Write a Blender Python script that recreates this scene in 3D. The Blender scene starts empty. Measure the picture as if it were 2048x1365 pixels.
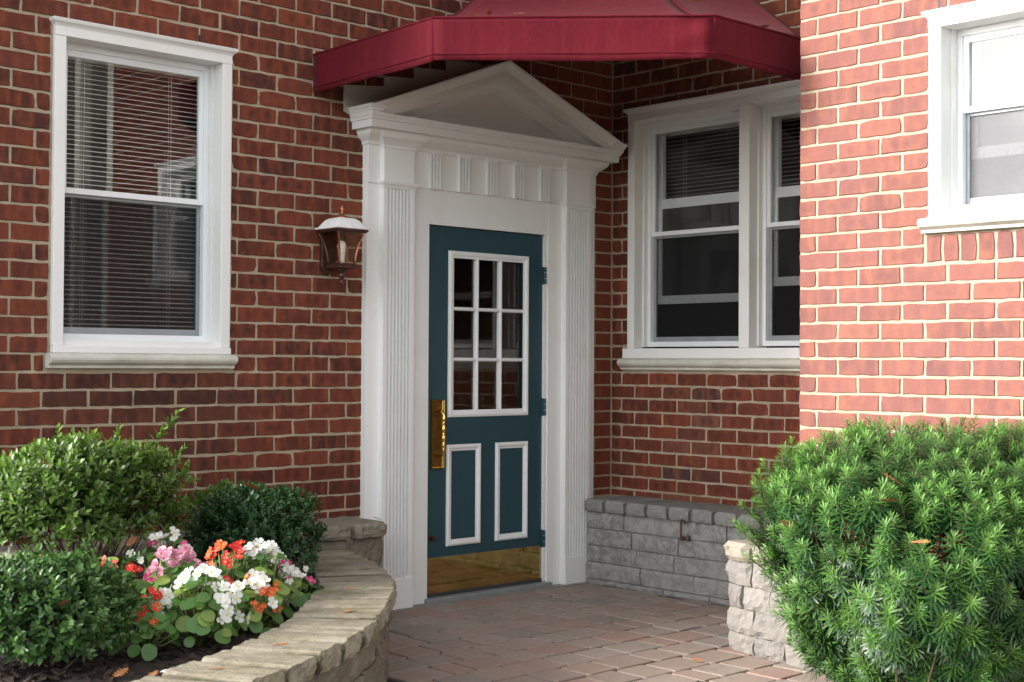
import bpy, math, random
import numpy as np
from mathutils import Matrix, Vector

random.seed(7); rng = np.random.default_rng(7)
R = math.radians
sc = bpy.context.scene
COL = sc.collection

# ---------------------------------------------------------------- camera
CAM = np.array((-6.3854, -5.9014, 1.2977)); YAW, PITCH, ROLL, FPX = 0.81634, 0.01611, 0.00582, 2817.7
FWD = np.array((math.cos(PITCH)*math.cos(YAW), math.cos(PITCH)*math.sin(YAW), math.sin(PITCH)))
_r = np.array((math.sin(YAW), -math.cos(YAW), 0.0)); _u = np.cross(_r, FWD)
RGT = _r*math.cos(ROLL) + _u*math.sin(ROLL); UPV = -_r*math.sin(ROLL) + _u*math.cos(ROLL)
cd = bpy.data.cameras.new('camera'); cam = bpy.data.objects.new('camera', cd); COL.objects.link(cam)
cam.matrix_world = Matrix(((RGT[0], UPV[0], -FWD[0], CAM[0]), (RGT[1], UPV[1], -FWD[1], CAM[1]), (RGT[2], UPV[2], -FWD[2], CAM[2]), (0, 0, 0, 1)))
cd.sensor_width = 36; cd.lens = FPX*36/2048; cd.clip_end = 400; cd.clip_start = 0.05
cd.dof.use_dof = True; cd.dof.focus_distance = 7.0; cd.dof.aperture_fstop = 7.1
sc.camera = cam
sc.render.resolution_x = 1024; sc.render.resolution_y = 682

def proj(p):
    v = np.array(p) - CAM; d = v@FWD
    return 1024 + FPX*(v@RGT)/d, 682.5 - FPX*(v@UPV)/d, d
def inframe(p, m=25):
    x, y, d = proj(p); return d > 0.3 and -m < x < 2048+m and -m < y < 1365+m

# ---------------------------------------------------------------- sky, sun, exposure
SUN_EL, SUN_AZ = R(23), math.atan2(math.sin(R(25)), -math.cos(R(25)))      # direction towards the sun in plan
w = bpy.data.worlds.new('World'); sc.world = w; w.use_nodes = True
nt = w.node_tree; bg = nt.nodes['Background']
sky = nt.nodes.new('ShaderNodeTexSky'); sky.sky_type = 'NISHITA'; sky.sun_disc = False
sky.sun_elevation = SUN_EL; sky.sun_rotation = math.pi/2 - SUN_AZ; sky.dust_density = 1.0; sky.air_density = 1.0
hs = nt.nodes.new('ShaderNodeHueSaturation'); hs.inputs['Saturation'].default_value = 0.22
nt.links.new(sky.outputs[0], hs.inputs['Color']); nt.links.new(hs.outputs[0], bg.inputs['Color'])
bg.inputs['Strength'].default_value = 0.125
sd = bpy.data.lights.new('sun', 'SUN'); sd.energy = 1.8; sd.angle = R(16); sd.color = (1.0, 0.965, 0.92)
sun = bpy.data.objects.new('sun', sd); COL.objects.link(sun)
sdir = Vector((math.cos(SUN_AZ)*math.cos(SUN_EL), math.sin(SUN_AZ)*math.cos(SUN_EL), math.sin(SUN_EL)))
sun.rotation_euler = (-sdir).to_track_quat('-Z', 'Y').to_euler(); sun.location = (-8, -4, 9)
vs = sc.view_settings; vs.view_transform = 'Standard'; vs.look = 'None'; vs.gamma = 1.0; vs.use_curve_mapping = False
vs.exposure = 2.1

# ---------------------------------------------------------------- materials
class NT:
    def __init__(s, name):
        s.m = bpy.data.materials.new(name); s.m.use_nodes = True; s.t = s.m.node_tree; s.b = s.t.nodes['Principled BSDF']; s.out = s.t.nodes['Material Output']
    def n(s, typ, **kw):
        o = s.t.nodes.new('ShaderNode'+typ)
        for k, v in kw.items():
            if k[0] == '_': o.inputs[k[1:].replace('_', ' ')].default_value = v
            else: setattr(o, k, v)
        return o
    def l(s, a, b): s.t.links.new(a, b)
    def coord(s, kind='Object'): return s.n('TexCoord').outputs[kind]
    def pos(s): return s.n('NewGeometry').outputs['Position']
    def noise(s, vec, scale, detail=4, rough=.55, dist=0):
        n = s.n('TexNoise', _Scale=scale, _Detail=detail, _Roughness=rough, _Distortion=dist); s.l(vec, n.inputs['Vector']); return n.outputs[0]
    def ramp(s, fac, stops):
        n = s.n('ValToRGB'); e = n.color_ramp.elements
        while len(e) < len(stops): e.new(0.5)
        for i, (p, c) in enumerate(stops): e[i].position = p; e[i].color = c if len(c) == 4 else (*c, 1)
        s.l(fac, n.inputs[0]); return n.outputs[0]
    def mix(s, f, a, b, typ='MIX'):
        n = s.n('MixRGB', blend_type=typ)
        for sock, v in ((n.inputs[0], f), (n.inputs[1], a), (n.inputs[2], b)):
            if isinstance(v, (int, float)): sock.default_value = v
            elif isinstance(v, tuple): sock.default_value = (*v, 1) if len(v) == 3 else v
            else: s.l(v, sock)
        return n.outputs[0]
    def math(s, op, a, b=None, clamp=False):
        n = s.n('Math', operation=op, use_clamp=clamp)
        for i, v in enumerate((a, b)):
            if v is None: continue
            if isinstance(v, (int, float)): n.inputs[i].default_value = v
            else: s.l(v, n.inputs[i])
        return n.outputs[0]
    def bump(s, h, strength=.4, dist=.004):
        n = s.n('Bump', _Strength=strength, _Distance=dist); s.l(h, n.inputs['Height']); s.l(n.outputs[0], s.b.inputs['Normal'])
    def col(s, v):
        if isinstance(v, tuple): s.b.inputs['Base Color'].default_value = (*v, 1)
        else: s.l(v, s.b.inputs['Base Color'])
        return s
    def set(s, **kw):
        for k, v in kw.items(): s.b.inputs[k.replace('_', ' ')].default_value = v
        return s

M = {}
def simple(name, col, rough=.5, metal=0., var=.12, scale=14, bump=.15, bdist=.002, spec=.5):
    a = NT(name); c = a.coord(); n = a.noise(c, scale, 5)
    lo = tuple(v*(1-var) for v in col); hi = tuple(min(1, v*(1+var)) for v in col)
    a.col(a.ramp(n, [(.3, lo), (.7, hi)])).set(Roughness=rough, Metallic=metal)
    a.b.inputs['Specular IOR Level'].default_value = spec
    if bump: a.bump(a.noise(c, scale*6, 4), bump, bdist)
    M[name] = a.m; return a

def brick_mat():
    a = NT('brick'); oc = a.coord('Object'); oi = a.n('ObjectInfo'); p = a.pos()
    rnd = oi.outputs['Random']
    base = a.ramp(rnd, [(0, (.055, .017, .012)), (.2, (.135, .032, .018)), (.40, (.080, .022, .016)), (.60, (.158, .038, .021)), (.78, (.100, .029, .022)), (.92, (.045, .017, .016)), (1, (.19, .048, .023))])
    # flashed vertical streaks: noise squeezed along the brick
    mp = a.n('Mapping'); mp.inputs['Scale'].default_value = (1, 1, .35); a.l(p, mp.inputs['Vector'])
    st = a.noise(mp.outputs[0], 24, 3, .5, .3)
    c1 = a.mix(a.ramp(st, [(.42, (0, 0, 0)), (.68, (1, 1, 1))]), base, (.24, .060, .024))
    c1 = a.mix(.75, base, c1)
    # round kiln marks on the face
    sx = a.n('SeparateXYZ'); a.l(oc, sx.inputs[0])
    k = a.math('MULTIPLY', rnd, 37.0); k = a.math('FRACT', k)
    off = a.math('MULTIPLY', a.math('SUBTRACT', k, .5), .05)
    ax = a.math('SUBTRACT', a.math('ABSOLUTE', a.math('SUBTRACT', sx.outputs[0], off)), a.math('ADD', .022, a.math('MULTIPLY', a.math('FRACT', a.math('MULTIPLY', rnd, 57.0)), .03)))
    d = a.math('SQRT', a.math('ADD', a.math('MULTIPLY', ax, ax), a.math('MULTIPLY', sx.outputs[2], sx.outputs[2])))
    nz = a.noise(p, 60, 3); d = a.math('ADD', d, a.math('MULTIPLY', a.math('SUBTRACT', nz, .5), .016))
    spot = a.ramp(d, [(.006, (1, 1, 1)), (.028, (0, 0, 0))])
    k2 = a.math('FRACT', a.math('MULTIPLY', rnd, 91.0)); amt = a.math('MULTIPLY', a.math('SUBTRACT', k2, .2, True), 1.1)
    spot = a.math('MULTIPLY', spot, amt)
    c2 = a.mix(spot, c1, (.042, .016, .013))
    fine = a.noise(p, 190, 5, .7)
    c3 = a.mix(.28, c2, a.ramp(fine, [(.3, (.025, .012, .01)), (.7, (.28, .10, .065))]), 'MIX')
    c3 = a.mix(.5, c2, c3)
    # lime bloom specks
    wn = a.noise(p, 34, 6, .75)
    c4 = a.mix(a.ramp(wn, [(.70, (0, 0, 0)), (.80, (.4, .4, .4))]), c3, (.42, .33, .28))
    c5 = a.mix(1.0, c4, oi.outputs['Color'], 'MULTIPLY'); c5 = a.mix(a.math('SUBTRACT', 1.0, oi.outputs['Alpha']), c5, a.mix(fine, (.20, .070, .055), (.30, .125, .10)))  # lower alpha fades to pale pink, painting in the overexposed sunlit tone
    a.col(c5).set(Roughness=.86); a.b.inputs['Specular IOR Level'].default_value = .25
    h = a.math('ADD', a.math('MULTIPLY', a.noise(p, 60, 5, .65), .7), a.math('MULTIPLY', fine, .5))
    a.bump(h, .55, .004); M['brick'] = a.m
brick_mat()

def mortar_mat():
    a = NT('mortar'); p = a.pos()
    n1 = a.noise(p, 9, 5); n2 = a.noise(p, 260, 3, .7)
    c = a.ramp(n1, [(.3, (.36, .285, .19)), (.7, (.52, .43, .31))])
    c = a.mix(.35, c, a.ramp(n2, [(.3, (.16, .12, .08)), (.65, (.66, .57, .44))]))
    # green algae under the sill and low down, in drifting patches
    sz = a.n('SeparateXYZ'); a.l(p, sz.inputs[0])
    zz = sz.outputs[2]
    m1 = a.ramp(zz, [(.30, (1, 1, 1)), (.42, (0, 0, 0))])          # z scaled below
    zr = a.math('DIVIDE', zz, 3.2); m1 = a.ramp(zr, [(.20, (.9, .9, .9)), (.44, (0, 0, 0))])
    m2 = a.ramp(a.noise(p, 3.2, 3), [(.45, (0, 0, 0)), (.66, (1, 1, 1))])
    c = a.mix(a.math('MULTIPLY', a.math('MULTIPLY', m1, m2), .45), c, (.15, .15, .045))
    a.col(c).set(Roughness=.95); a.b.inputs['Specular IOR Level'].default_value = .1
    a.bump(a.math('ADD', n2, a.noise(p, 70, 4)), .8, .006); M['mortar'] = a.m
mortar_mat()

def paint(name, col, rough=.42, dirt=(.55, .48, .36), damt=.35):
    a = NT(name); p = a.pos(); n = a.noise(p, 2.3, 6, .65)
    c = a.mix(a.ramp(n, [(.54, (0, 0, 0)), (.82, (damt, damt, damt))]), col, dirt)
    n2 = a.noise(p, 45, 5, .7); c = a.mix(a.ramp(n2, [(.70, (0, 0, 0)), (.84, (.5*damt,)*3)]), c, dirt)
    a.col(c).set(Roughness=rough); a.b.inputs['Specular IOR Level'].default_value = .4
    mp = a.n('Mapping'); mp.inputs['Scale'].default_value = (1, 1, .12); a.l(p, mp.inputs['Vector'])
    a.bump(a.math('ADD', a.noise(mp.outputs[0], 120, 3), a.noise(p, 25, 4)), .12, .003); M[name] = a.m
paint('white_paint', (.76, .76, .74)); paint('vinyl', (.76, .78, .79), .35, damt=.2); paint('old_paint', (.52, .49, .40), .6, (.28, .25, .17), .7)
paint('teal_paint', (.019, .058, .074), .38, (.032, .07, .082), .4)
simple('limestone', (.55, .53, .46), .85, var=.16, scale=9, bump=.4, bdist=.003, spec=.2)
simple('aluminium', (.28, .30, .31), .5, .35, var=.1); simple('hole_dark', (.02, .02, .022), .6, bump=0)
simple('dark_metal', (.06, .062, .065), .45, .3, bump=0)
simple('bronze', (.075, .036, .028), .38, .55, var=.35, scale=30); simple('copper_edge', (.40, .17, .08), .35, .8, var=.3, scale=40)
simple('frost_white', (.80, .80, .78), .3, bump=0); simple('bulb', (.9, .9, .86), .2, bump=0)
simple('rust', (.11, .055, .03), .8, .3, var=.5, scale=60, bump=.5)
simple('soil', (.022, .015, .011), .95, var=.5, scale=30, bump=.8, bdist=.01); simple('bark_chip', (.035, .021, .014), .9, var=.6, scale=20, bump=.3)
simple('bark', (.075, .055, .035), .9, var=.35, scale=30, bump=.5); simple('green_stem', (.12, .17, .035), .6, bump=0); simple('red_stem', (.22, .10, .05), .5, bump=0)
simple('dead_leaf', (.34, .145, .05), .75, var=.45, scale=30, bump=.3); simple('white_plastic', (.8, .8, .8), .4, bump=0)
simple('room_wall', (.10, .085, .07), .9, bump=0); simple('dark_room', (.015, .015, .016), .9, bump=0); simple('blind', (.74, .73, .69), .5, bump=0)
simple('concrete', (.23, .22, .20), .9, var=.2, scale=12, bump=.5); simple('curtain', (.32, .31, .28), .9, bump=0)
simple('wood_floor', (.22, .11, .045), .5, bump=0); simple('lamp_glow', (.4, .25, .1), .5, bump=0)

a = simple('brass', (.83, .56, .16), .16, 1.0, var=.12, scale=25, bump=.06, bdist=.001)
a = simple('brass_old', (.15, .08, .024), .3, 1.0, var=.5, scale=45, bump=.9, bdist=.006)
a = simple('brass_plate', (.60, .42, .15), .05, 1.0, var=.1, scale=8, bump=.05, bdist=.002)

def stone(name, lo, hi, speck=.4, moss=0., dark=(.06, .055, .05), sc_=16, coat=0., edge=0.):
    a = NT(name); p = a.pos(); oi = a.n('ObjectInfo')
    n = a.noise(p, sc_, 6, .65); c = a.ramp(n, [(.3, lo), (.7, hi)])
    c = a.mix(.35, c, a.mix(oi.outputs['Random'], tuple(v*.7 for v in lo), tuple(min(1, v*1.15) for v in hi)))
    f = a.noise(p, 240, 3, .8); c = a.mix(speck, c, a.ramp(f, [(.32, dark), (.5, tuple((x+y)/2 for x, y in zip(lo, hi))), (.72, tuple(min(1, v*1.6) for v in hi))]))
    if coat:
        b = a.noise(p, 17, 8, .8, .4); c = a.mix(a.ramp(b, [(.46, (0, 0, 0)), (.54, (coat,)*3)]), c, (.36, .355, .33))
    if moss:
        b = a.noise(p, 5, 6, .7); c = a.mix(a.ramp(b, [(.46, (0, 0, 0)), (.68, (moss,)*3)]), c, (.10, .085, .022))
        b2 = a.noise(p, 21, 5, .7); c = a.mix(a.ramp(b2, [(.5, (0, 0, 0)), (.7, (moss*.8,)*3)]), c, (.055, .05, .035))
    if edge:   # grime and moss gathered along the joints between the stones
        sx = a.n('SeparateXYZ'); a.l(a.coord('Object'), sx.inputs[0]); e_ = a.math('ADD', a.math('ABSOLUTE', sx.outputs[0]), a.math('MULTIPLY', a.math('SUBTRACT', a.noise(p, 30, 4), .5), .016))
        c = a.mix(a.ramp(a.math('MULTIPLY', e_, 10.0), [(.80, (0, 0, 0)), (.93, (.85, .85, .85))]), c, edge)
    a.col(c).set(Roughness=.93); a.b.inputs['Specular IOR Level'].default_value = .15
    a.bump(a.math('ADD', a.math('MULTIPLY', a.noise(p, 70, 5, .7), 1.0), a.math('MULTIPLY', f, .35)), .75, .007); M[name] = a.m
stone('cap_stone', (.20, .175, .13), (.34, .305, .23), .35, .5, edge=(.045, .040, .022))
stone('ledge_cap', (.18, .16, .125), (.31, .275, .21), .35, .3)
stone('planter_block', (.13, .11, .085), (.24, .205, .16), .4, .3)
stone('grey_block', (.15, .147, .14), (.31, .30, .28), .4, 0, coat=.75)
stone('grey_cap', (.155, .15, .14), (.29, .28, .255), .5, 0, coat=.25)
stone('tan_block', (.18, .168, .155), (.33, .30, .265), .35, .0)
stone('tan_cap', (.26, .235, .19), (.40, .355, .285), .3, .0)

def paver_mat():
    a = NT('paver'); p = a.pos(); oi = a.n('ObjectInfo'); r = oi.outputs['Random']
    base = a.ramp(r, [(0, (.34, .28, .24)), (.22, (.34, .24, .19)), (.45, (.31, .275, .245)), (.62, (.33, .185, .135)), (.78, (.17, .175, .18)), (.9, (.36, .165, .115)), (1, (.29, .225, .18))])
    n = a.noise(p, 3, 5); c = a.mix(.4, base, a.ramp(n, [(.3, (.26, .21, .18)), (.7, (.41, .34, .29))]))
    f = a.noise(p, 330, 2, .8); c = a.mix(.42, c, a.ramp(f, [(.3, (.08, .066, .056)), (.5, (.28, .225, .18)), (.72, (.55, .47, .39))]))
    m = a.noise(p, 12, 6, .7); c = a.mix(a.ramp(m, [(.55, (0, 0, 0)), (.78, (.6, .6, .6))]), c, (.12, .085, .06))
    a.col(c).set(Roughness=.9); a.b.inputs['Specular IOR Level'].default_value = .2
    a.bump(a.math('ADD', a.math('MULTIPLY', f, .5), a.noise(p, 55, 4)), .6, .004); M['paver'] = a.m
paver_mat()
simple('joint_sand', (.022, .018, .014), .95, var=.4, scale=40, bump=.6)

def fabric_mat():
    a = NT('awning_fabric'); p = a.pos(); n = a.noise(p, 3, 5, .6)
    c = a.ramp(n, [(.3, (.082, .003, .0085)), (.72, (.108, .0048, .012))])
    mp = a.n('Mapping'); mp.inputs['Scale'].default_value = (1, 1, .05); a.l(p, mp.inputs['Vector'])
    s_ = a.noise(mp.outputs[0], 28, 5, .6); c = a.mix(a.ramp(s_, [(.5, (0, 0, 0)), (.8, (.4, .4, .4))]), c, (.19, .022, .03))
    wv = a.n('TexNoise', _Scale=520.0, _Detail=1.0); a.l(mp.outputs[0], wv.inputs['Vector'])
    c = a.mix(.22, c, a.ramp(wv.outputs[0], [(.35, (.08, .005, .010)), (.65, (.23, .022, .036))]))
    a.col(c).set(Roughness=.75, Sheen_Weight=.04); a.b.inputs['Specular IOR Level'].default_value = .12
    tr = a.n('BsdfTranslucent'); tr.inputs[0].default_value = (.30, .012, .025, 1)
    mx = a.n('MixShader'); mx.inputs[0].default_value = .12
    a.l(a.b.outputs[0], mx.inputs[1]); a.l(tr.outputs[0], mx.inputs[2]); a.l(mx.outputs[0], a.out.inputs[0])
    a.bump(a.math('ADD', a.noise(p, 9, 3), a.math('MULTIPLY', wv.outputs[0], .06)), .3, .012); M['awning_fabric'] = a.m
fabric_mat()

def glass_mat(name, ior, tint=(1, 1, 1), wave=.0):
    a = NT(name); fr = a.n('Fresnel', _IOR=ior); t = a.n('BsdfTransparent'); t.inputs[0].default_value = (*tint, 1)
    g = a.n('BsdfGlossy'); g.inputs['Roughness'].default_value = 0.0
    if wave:
        b = a.n('Bump', _Strength=wave, _Distance=.01); a.l(a.noise(a.pos(), 2.2, 2), b.inputs['Height']); a.l(b.outputs[0], g.inputs['Normal'])
    mx = a.n('MixShader'); bf = a.math('SUBTRACT', 1.0, a.n('NewGeometry').outputs['Backfacing']); a.l(a.math('MULTIPLY', fr.outputs[0], bf), mx.inputs[0]); a.l(t.outputs[0], mx.inputs[1]); a.l(g.outputs[0], mx.inputs[2]); a.l(mx.outputs[0], a.out.inputs[0]); M[name] = a.m
glass_mat('window_glass', 1.85, (.96, .97, .97), .008); glass_mat('lamp_glass', 1.45, (.92, .89, .86)); glass_mat('door_glass', 1.9, (.9, .9, .88), .01)
def screen_mat(name, col, t_):
    a = NT(name); p = a.pos(); t = a.n('BsdfTransparent'); d = a.n('BsdfDiffuse'); d.inputs[0].default_value = (*col, 1)
    mx = a.n('MixShader'); f = a.ramp(a.noise(p, 90, 5, .8), [(.3, (t_*.8,)*3), (.7, (t_*1.2,)*3)]); a.l(f, mx.inputs[0])
    a.l(t.outputs[0], mx.inputs[1]); a.l(d.outputs[0], mx.inputs[2]); a.l(mx.outputs[0], a.out.inputs[0]); M[name] = a.m
screen_mat('insect_screen', (.03, .03, .032), .3); screen_mat('dusty_screen', (.22, .22, .23), .5)

def leaf_mat(name, spec=.5, rough=.38, trans=.3, gain=1.0):
    a = NT(name); at = a.n('Attribute', attribute_name='col'); c = a.mix(1.0, at.outputs[0], (gain,)*3, 'MULTIPLY')
    a.l(c, a.b.inputs['Base Color']); a.set(Roughness=rough); a.b.inputs['Specular IOR Level'].default_value = spec
    tr = a.n('BsdfTranslucent'); a.l(a.mix(1.0, c, (1.0, 1.25, .5), 'MULTIPLY'), tr.inputs[0])
    mx = a.n('MixShader'); mx.inputs[0].default_value = trans; a.l(a.b.outputs[0], mx.inputs[1]); a.l(tr.outputs[0], mx.inputs[2]); a.l(mx.outputs[0], a.out.inputs[0]); M[name] = a.m
leaf_mat('foliage'); leaf_mat('glossy_foliage', .45, .38, .2)
def leaf_simple(name, col, var=.25, rough=.35, trans=.3):
    a = NT(name); oi = a.n('ObjectInfo'); n = a.noise(a.coord(), 40, 4)
    c = a.mix(oi.outputs['Random'], tuple(v*(1-var) for v in col), tuple(v*(1+var) for v in col)); c = a.mix(.25, c, a.ramp(n, [(.3, tuple(v*.6 for v in col)), (.7, tuple(min(1, v*1.4) for v in col))]))
    a.col(c).set(Roughness=rough); tr = a.n('BsdfTranslucent'); a.l(c, tr.inputs[0]); mx = a.n('MixShader'); mx.inputs[0].default_value = trans
    a.l(a.b.outputs[0], mx.inputs[1]); a.l(tr.outputs[0], mx.inputs[2]); a.l(mx.outputs[0], a.out.inputs[0]); M[name] = a.m
leaf_simple('begonia_leaf', (.115, .24, .06)); leaf_simple('pale_leaf', (.26, .36, .08))
leaf_simple('petal_white', (.82, .82, .76), .06, .5, .35); leaf_simple('petal_red', (.62, .022, .02), .2, .5, .25); leaf_simple('petal_pink', (.68, .33, .42), .12, .5, .35)
leaf_simple('petal_magenta', (.55, .06, .20), .15, .5, .25); leaf_simple('petal_orange', (.62, .10, .02), .2, .5, .25); simple('pollen', (.7, .5, .05), .7, bump=0)
leaf_simple('hosta_leaf', (.13, .26, .05), .25, .35, .3)

# ---------------------------------------------------------------- mesh helpers
class MB:
    def __init__(s): s.v = []; s.f = []
    def add(s, v, f):
        o = len(s.v); s.v += [tuple(map(float, p)) for p in v]; s.f += [tuple(i+o for i in q) for q in f]; return s
    def box(s, x0, x1, y0, y1, z0, z1):
        if x0 > x1: x0, x1 = x1, x0
        if y0 > y1: y0, y1 = y1, y0
        if z0 > z1: z0, z1 = z1, z0
        return s.add([(x0, y0, z0), (x1, y0, z0), (x1, y1, z0), (x0, y1, z0), (x0, y0, z1), (x1, y0, z1), (x1, y1, z1), (x0, y1, z1)],
                     [(0, 3, 2, 1), (4, 5, 6, 7), (0, 1, 5, 4), (1, 2, 6, 5), (2, 3, 7, 6), (3, 0, 4, 7)])
    def loft(s, rings, caps=True):
        n = len(rings[0]); v = [p for r in rings for p in r]; f = []
        for k in range(len(rings)-1):
            for i in range(n):
                j = (i+1) % n; f.append((k*n+i, k*n+j, (k+1)*n+j, (k+1)*n+i))
        if caps: f.append(tuple(range(n-1, -1, -1))); f.append(tuple((len(rings)-1)*n+i for i in range(n)))
        return s.add(v, f)
    def tube(s, pts, r, seg=8, r2=None):
        pts = [Vector(p) for p in pts]; rings = []; n = len(pts)
        for i, p in enumerate(pts):
            t = (pts[min(i+1, n-1)]-pts[max(i-1, 0)]).normalized()
            a = t.cross(Vector((0, 0, 1)) if abs(t.z) < .9 else Vector((1, 0, 0))).normalized(); b = t.cross(a)
            rr = r[i] if isinstance(r, (list, tuple)) else (r if r2 is None else r+(r2-r)*i/max(1, n-1))
            rings.append([p+(a*math.cos(2*math.pi*k/seg)+b*math.sin(2*math.pi*k/seg))*rr for k in range(seg)])
        return s.loft(rings)
    def lathe(s, c, prof, seg=16):
        return s.loft([[(c[0]+r*math.cos(2*math.pi*k/seg), c[1]+r*math.sin(2*math.pi*k/seg), c[2]+z) for k in range(seg)] for r, z in prof])
    def prism(s, poly, axis, a0, a1):
        """poly in the two other axes, extruded along axis ('x','y','z')"""
        def P(p, t): return {'x': (t, p[0], p[1]), 'y': (p[0], t, p[1]), 'z': (p[0], p[1], t)}[axis]
        return s.loft([[P(p, a0) for p in poly], [P(p, a1) for p in poly]])

def link(name, me, mat, parent=None, loc=(0, 0, 0), rot=None, smooth=False):
    o = bpy.data.objects.new(name, me); COL.objects.link(o)
    if mat and not me.materials: me.materials.append(M[mat] if isinstance(mat, str) else mat)
    if parent: o.parent = parent
    o.location = loc
    if rot: o.rotation_euler = rot
    return o
def mesh(name, v, f, smooth=False):
    me = bpy.data.meshes.new(name); me.from_pydata([tuple(p) for p in v], [], f)
    bm_fix(me)
    if smooth: me.shade_smooth()
    return me
import bmesh
def bm_fix(me):
    b = bmesh.new(); b.from_mesh(me); bmesh.ops.recalc_face_normals(b, faces=b.faces); b.to_mesh(me); b.free()
class Thing:
    """an Empty at the base of the thing; parts are given in the frame F and shifted to the base"""
    def __init__(s, name, label, cat, base=(0, 0, 0), F=Matrix.Identity(4), group=None, empty=True):
        s.base = Vector(base); s.F = F; o = bpy.data.objects.new(name, None); COL.objects.link(o); o.empty_display_size = .1
        o.matrix_world = F @ Matrix.Translation(s.base); o['label'] = label; o['category'] = cat
        if group: o['group'] = group
        s.o = o
    def part(s, name, mb, mat, parent=None, smooth=False, bevel=0, label=None):
        me = mesh(name, [(p[0]-s.base.x, p[1]-s.base.y, p[2]-s.base.z) for p in mb.v], mb.f, smooth)
        o = link(name, me, mat, parent or s.o)
        if bevel:
            m = o.modifiers.new('bevel', 'BEVEL'); m.width = bevel; m.segments = 2; m.limit_method = 'ANGLE'; m.angle_limit = R(40)
        if label: o['label'] = label
        return o
    def inst(s, name, me, mat, loc, rot=None, scale=None, parent=None):
        o = link(name, me, mat, parent or s.o, Vector(loc)-s.base, rot)
        if scale: o.scale = scale
        return o
def struct(name, mb, mat, F=None):
    o = link(name, mesh(name, mb.v, mb.f), mat); o['kind'] = 'structure'
    if F is not None: o.matrix_world = F
    return o

FA = Matrix.Identity(4)
XC = -.9446
FB = Matrix.Rotation(-math.pi/2, 4, 'Z'); FC = Matrix.Translation((XC, 0, 0)) @ FB
ZK = 1.25
def zc(k):                       # top of brick course k
    n = 19-k; return ZK + n*.08 + .000119*n*n*(1 if n > 0 else 1)

# ---------------------------------------------------------------- ground
g = MB().box(-60, 60, -60, 60, -.3, -.014); struct('ground', g, 'joint_sand')

# ---------------------------------------------------------------- brick walls
def brick_mesh(L, H, D=.085, seed=0):
    r = random.Random(seed); nx = 5 if L > .15 else 3
    xs = [-L/2 + L*i/nx for i in range(nx+1)]
    per = [(x, -H/2) for x in xs] + [(L/2, 0)] + [(x, H/2) for x in reversed(xs)] + [(-L/2, 0)]
    j = lambda a: (r.random()-.5)*2*a
    cut = [r.random() < .10 for _ in range(4)]
    corners = {0: 0, nx: 1, nx+2: 2, 2*nx+2: 3}
    outer = []
    for i, (x, z) in enumerate(per):
        e = .0024
        if i in corners:
            c = .006 if cut[corners[i]] else .0008
            x -= math.copysign(c, x); z -= math.copysign(c*.8, z)
        outer.append((x+j(e), z+j(e)))
    v = [(x, D, z) for x, z in outer] + [(x, .0025, z) for x, z in outer] + [(x-math.copysign(.0022, x) if abs(x) > L*.45 else x, j(.0008), z-math.copysign(.0022, z) if abs(z) > H*.4 else z) for x, z in outer]
    n = len(outer); f = []
    for k in range(2):
        for i in range(n): f.append((k*n+i, k*n+(i+1) % n, (k+1)*n+(i+1) % n, (k+1)*n+i))
    f.append(tuple(2*n+i for i in range(n)))
    me = mesh('brick', v, f); me.materials.append(M['brick']); return me
BR_FULL = [brick_mesh(.207, .0675, seed=i) for i in range(14)]
BR_HALF = [brick_mesh(.097, .0675, seed=50+i) for i in range(8)]
BR_SOLD = [brick_mesh(.0675, .085, seed=80+i) for i in range(5)]

def subtract(a, b, holes):
    seg = [(a, b)]
    for h0, h1 in holes:
        out = []
        for s0, s1 in seg:
            if h1 <= s0 or h0 >= s1: out.append((s0, s1)); continue
            if s0 < h0: out.append((s0, h0))
            if s1 > h1: out.append((h1, s1))
        seg = out
    return seg

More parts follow.
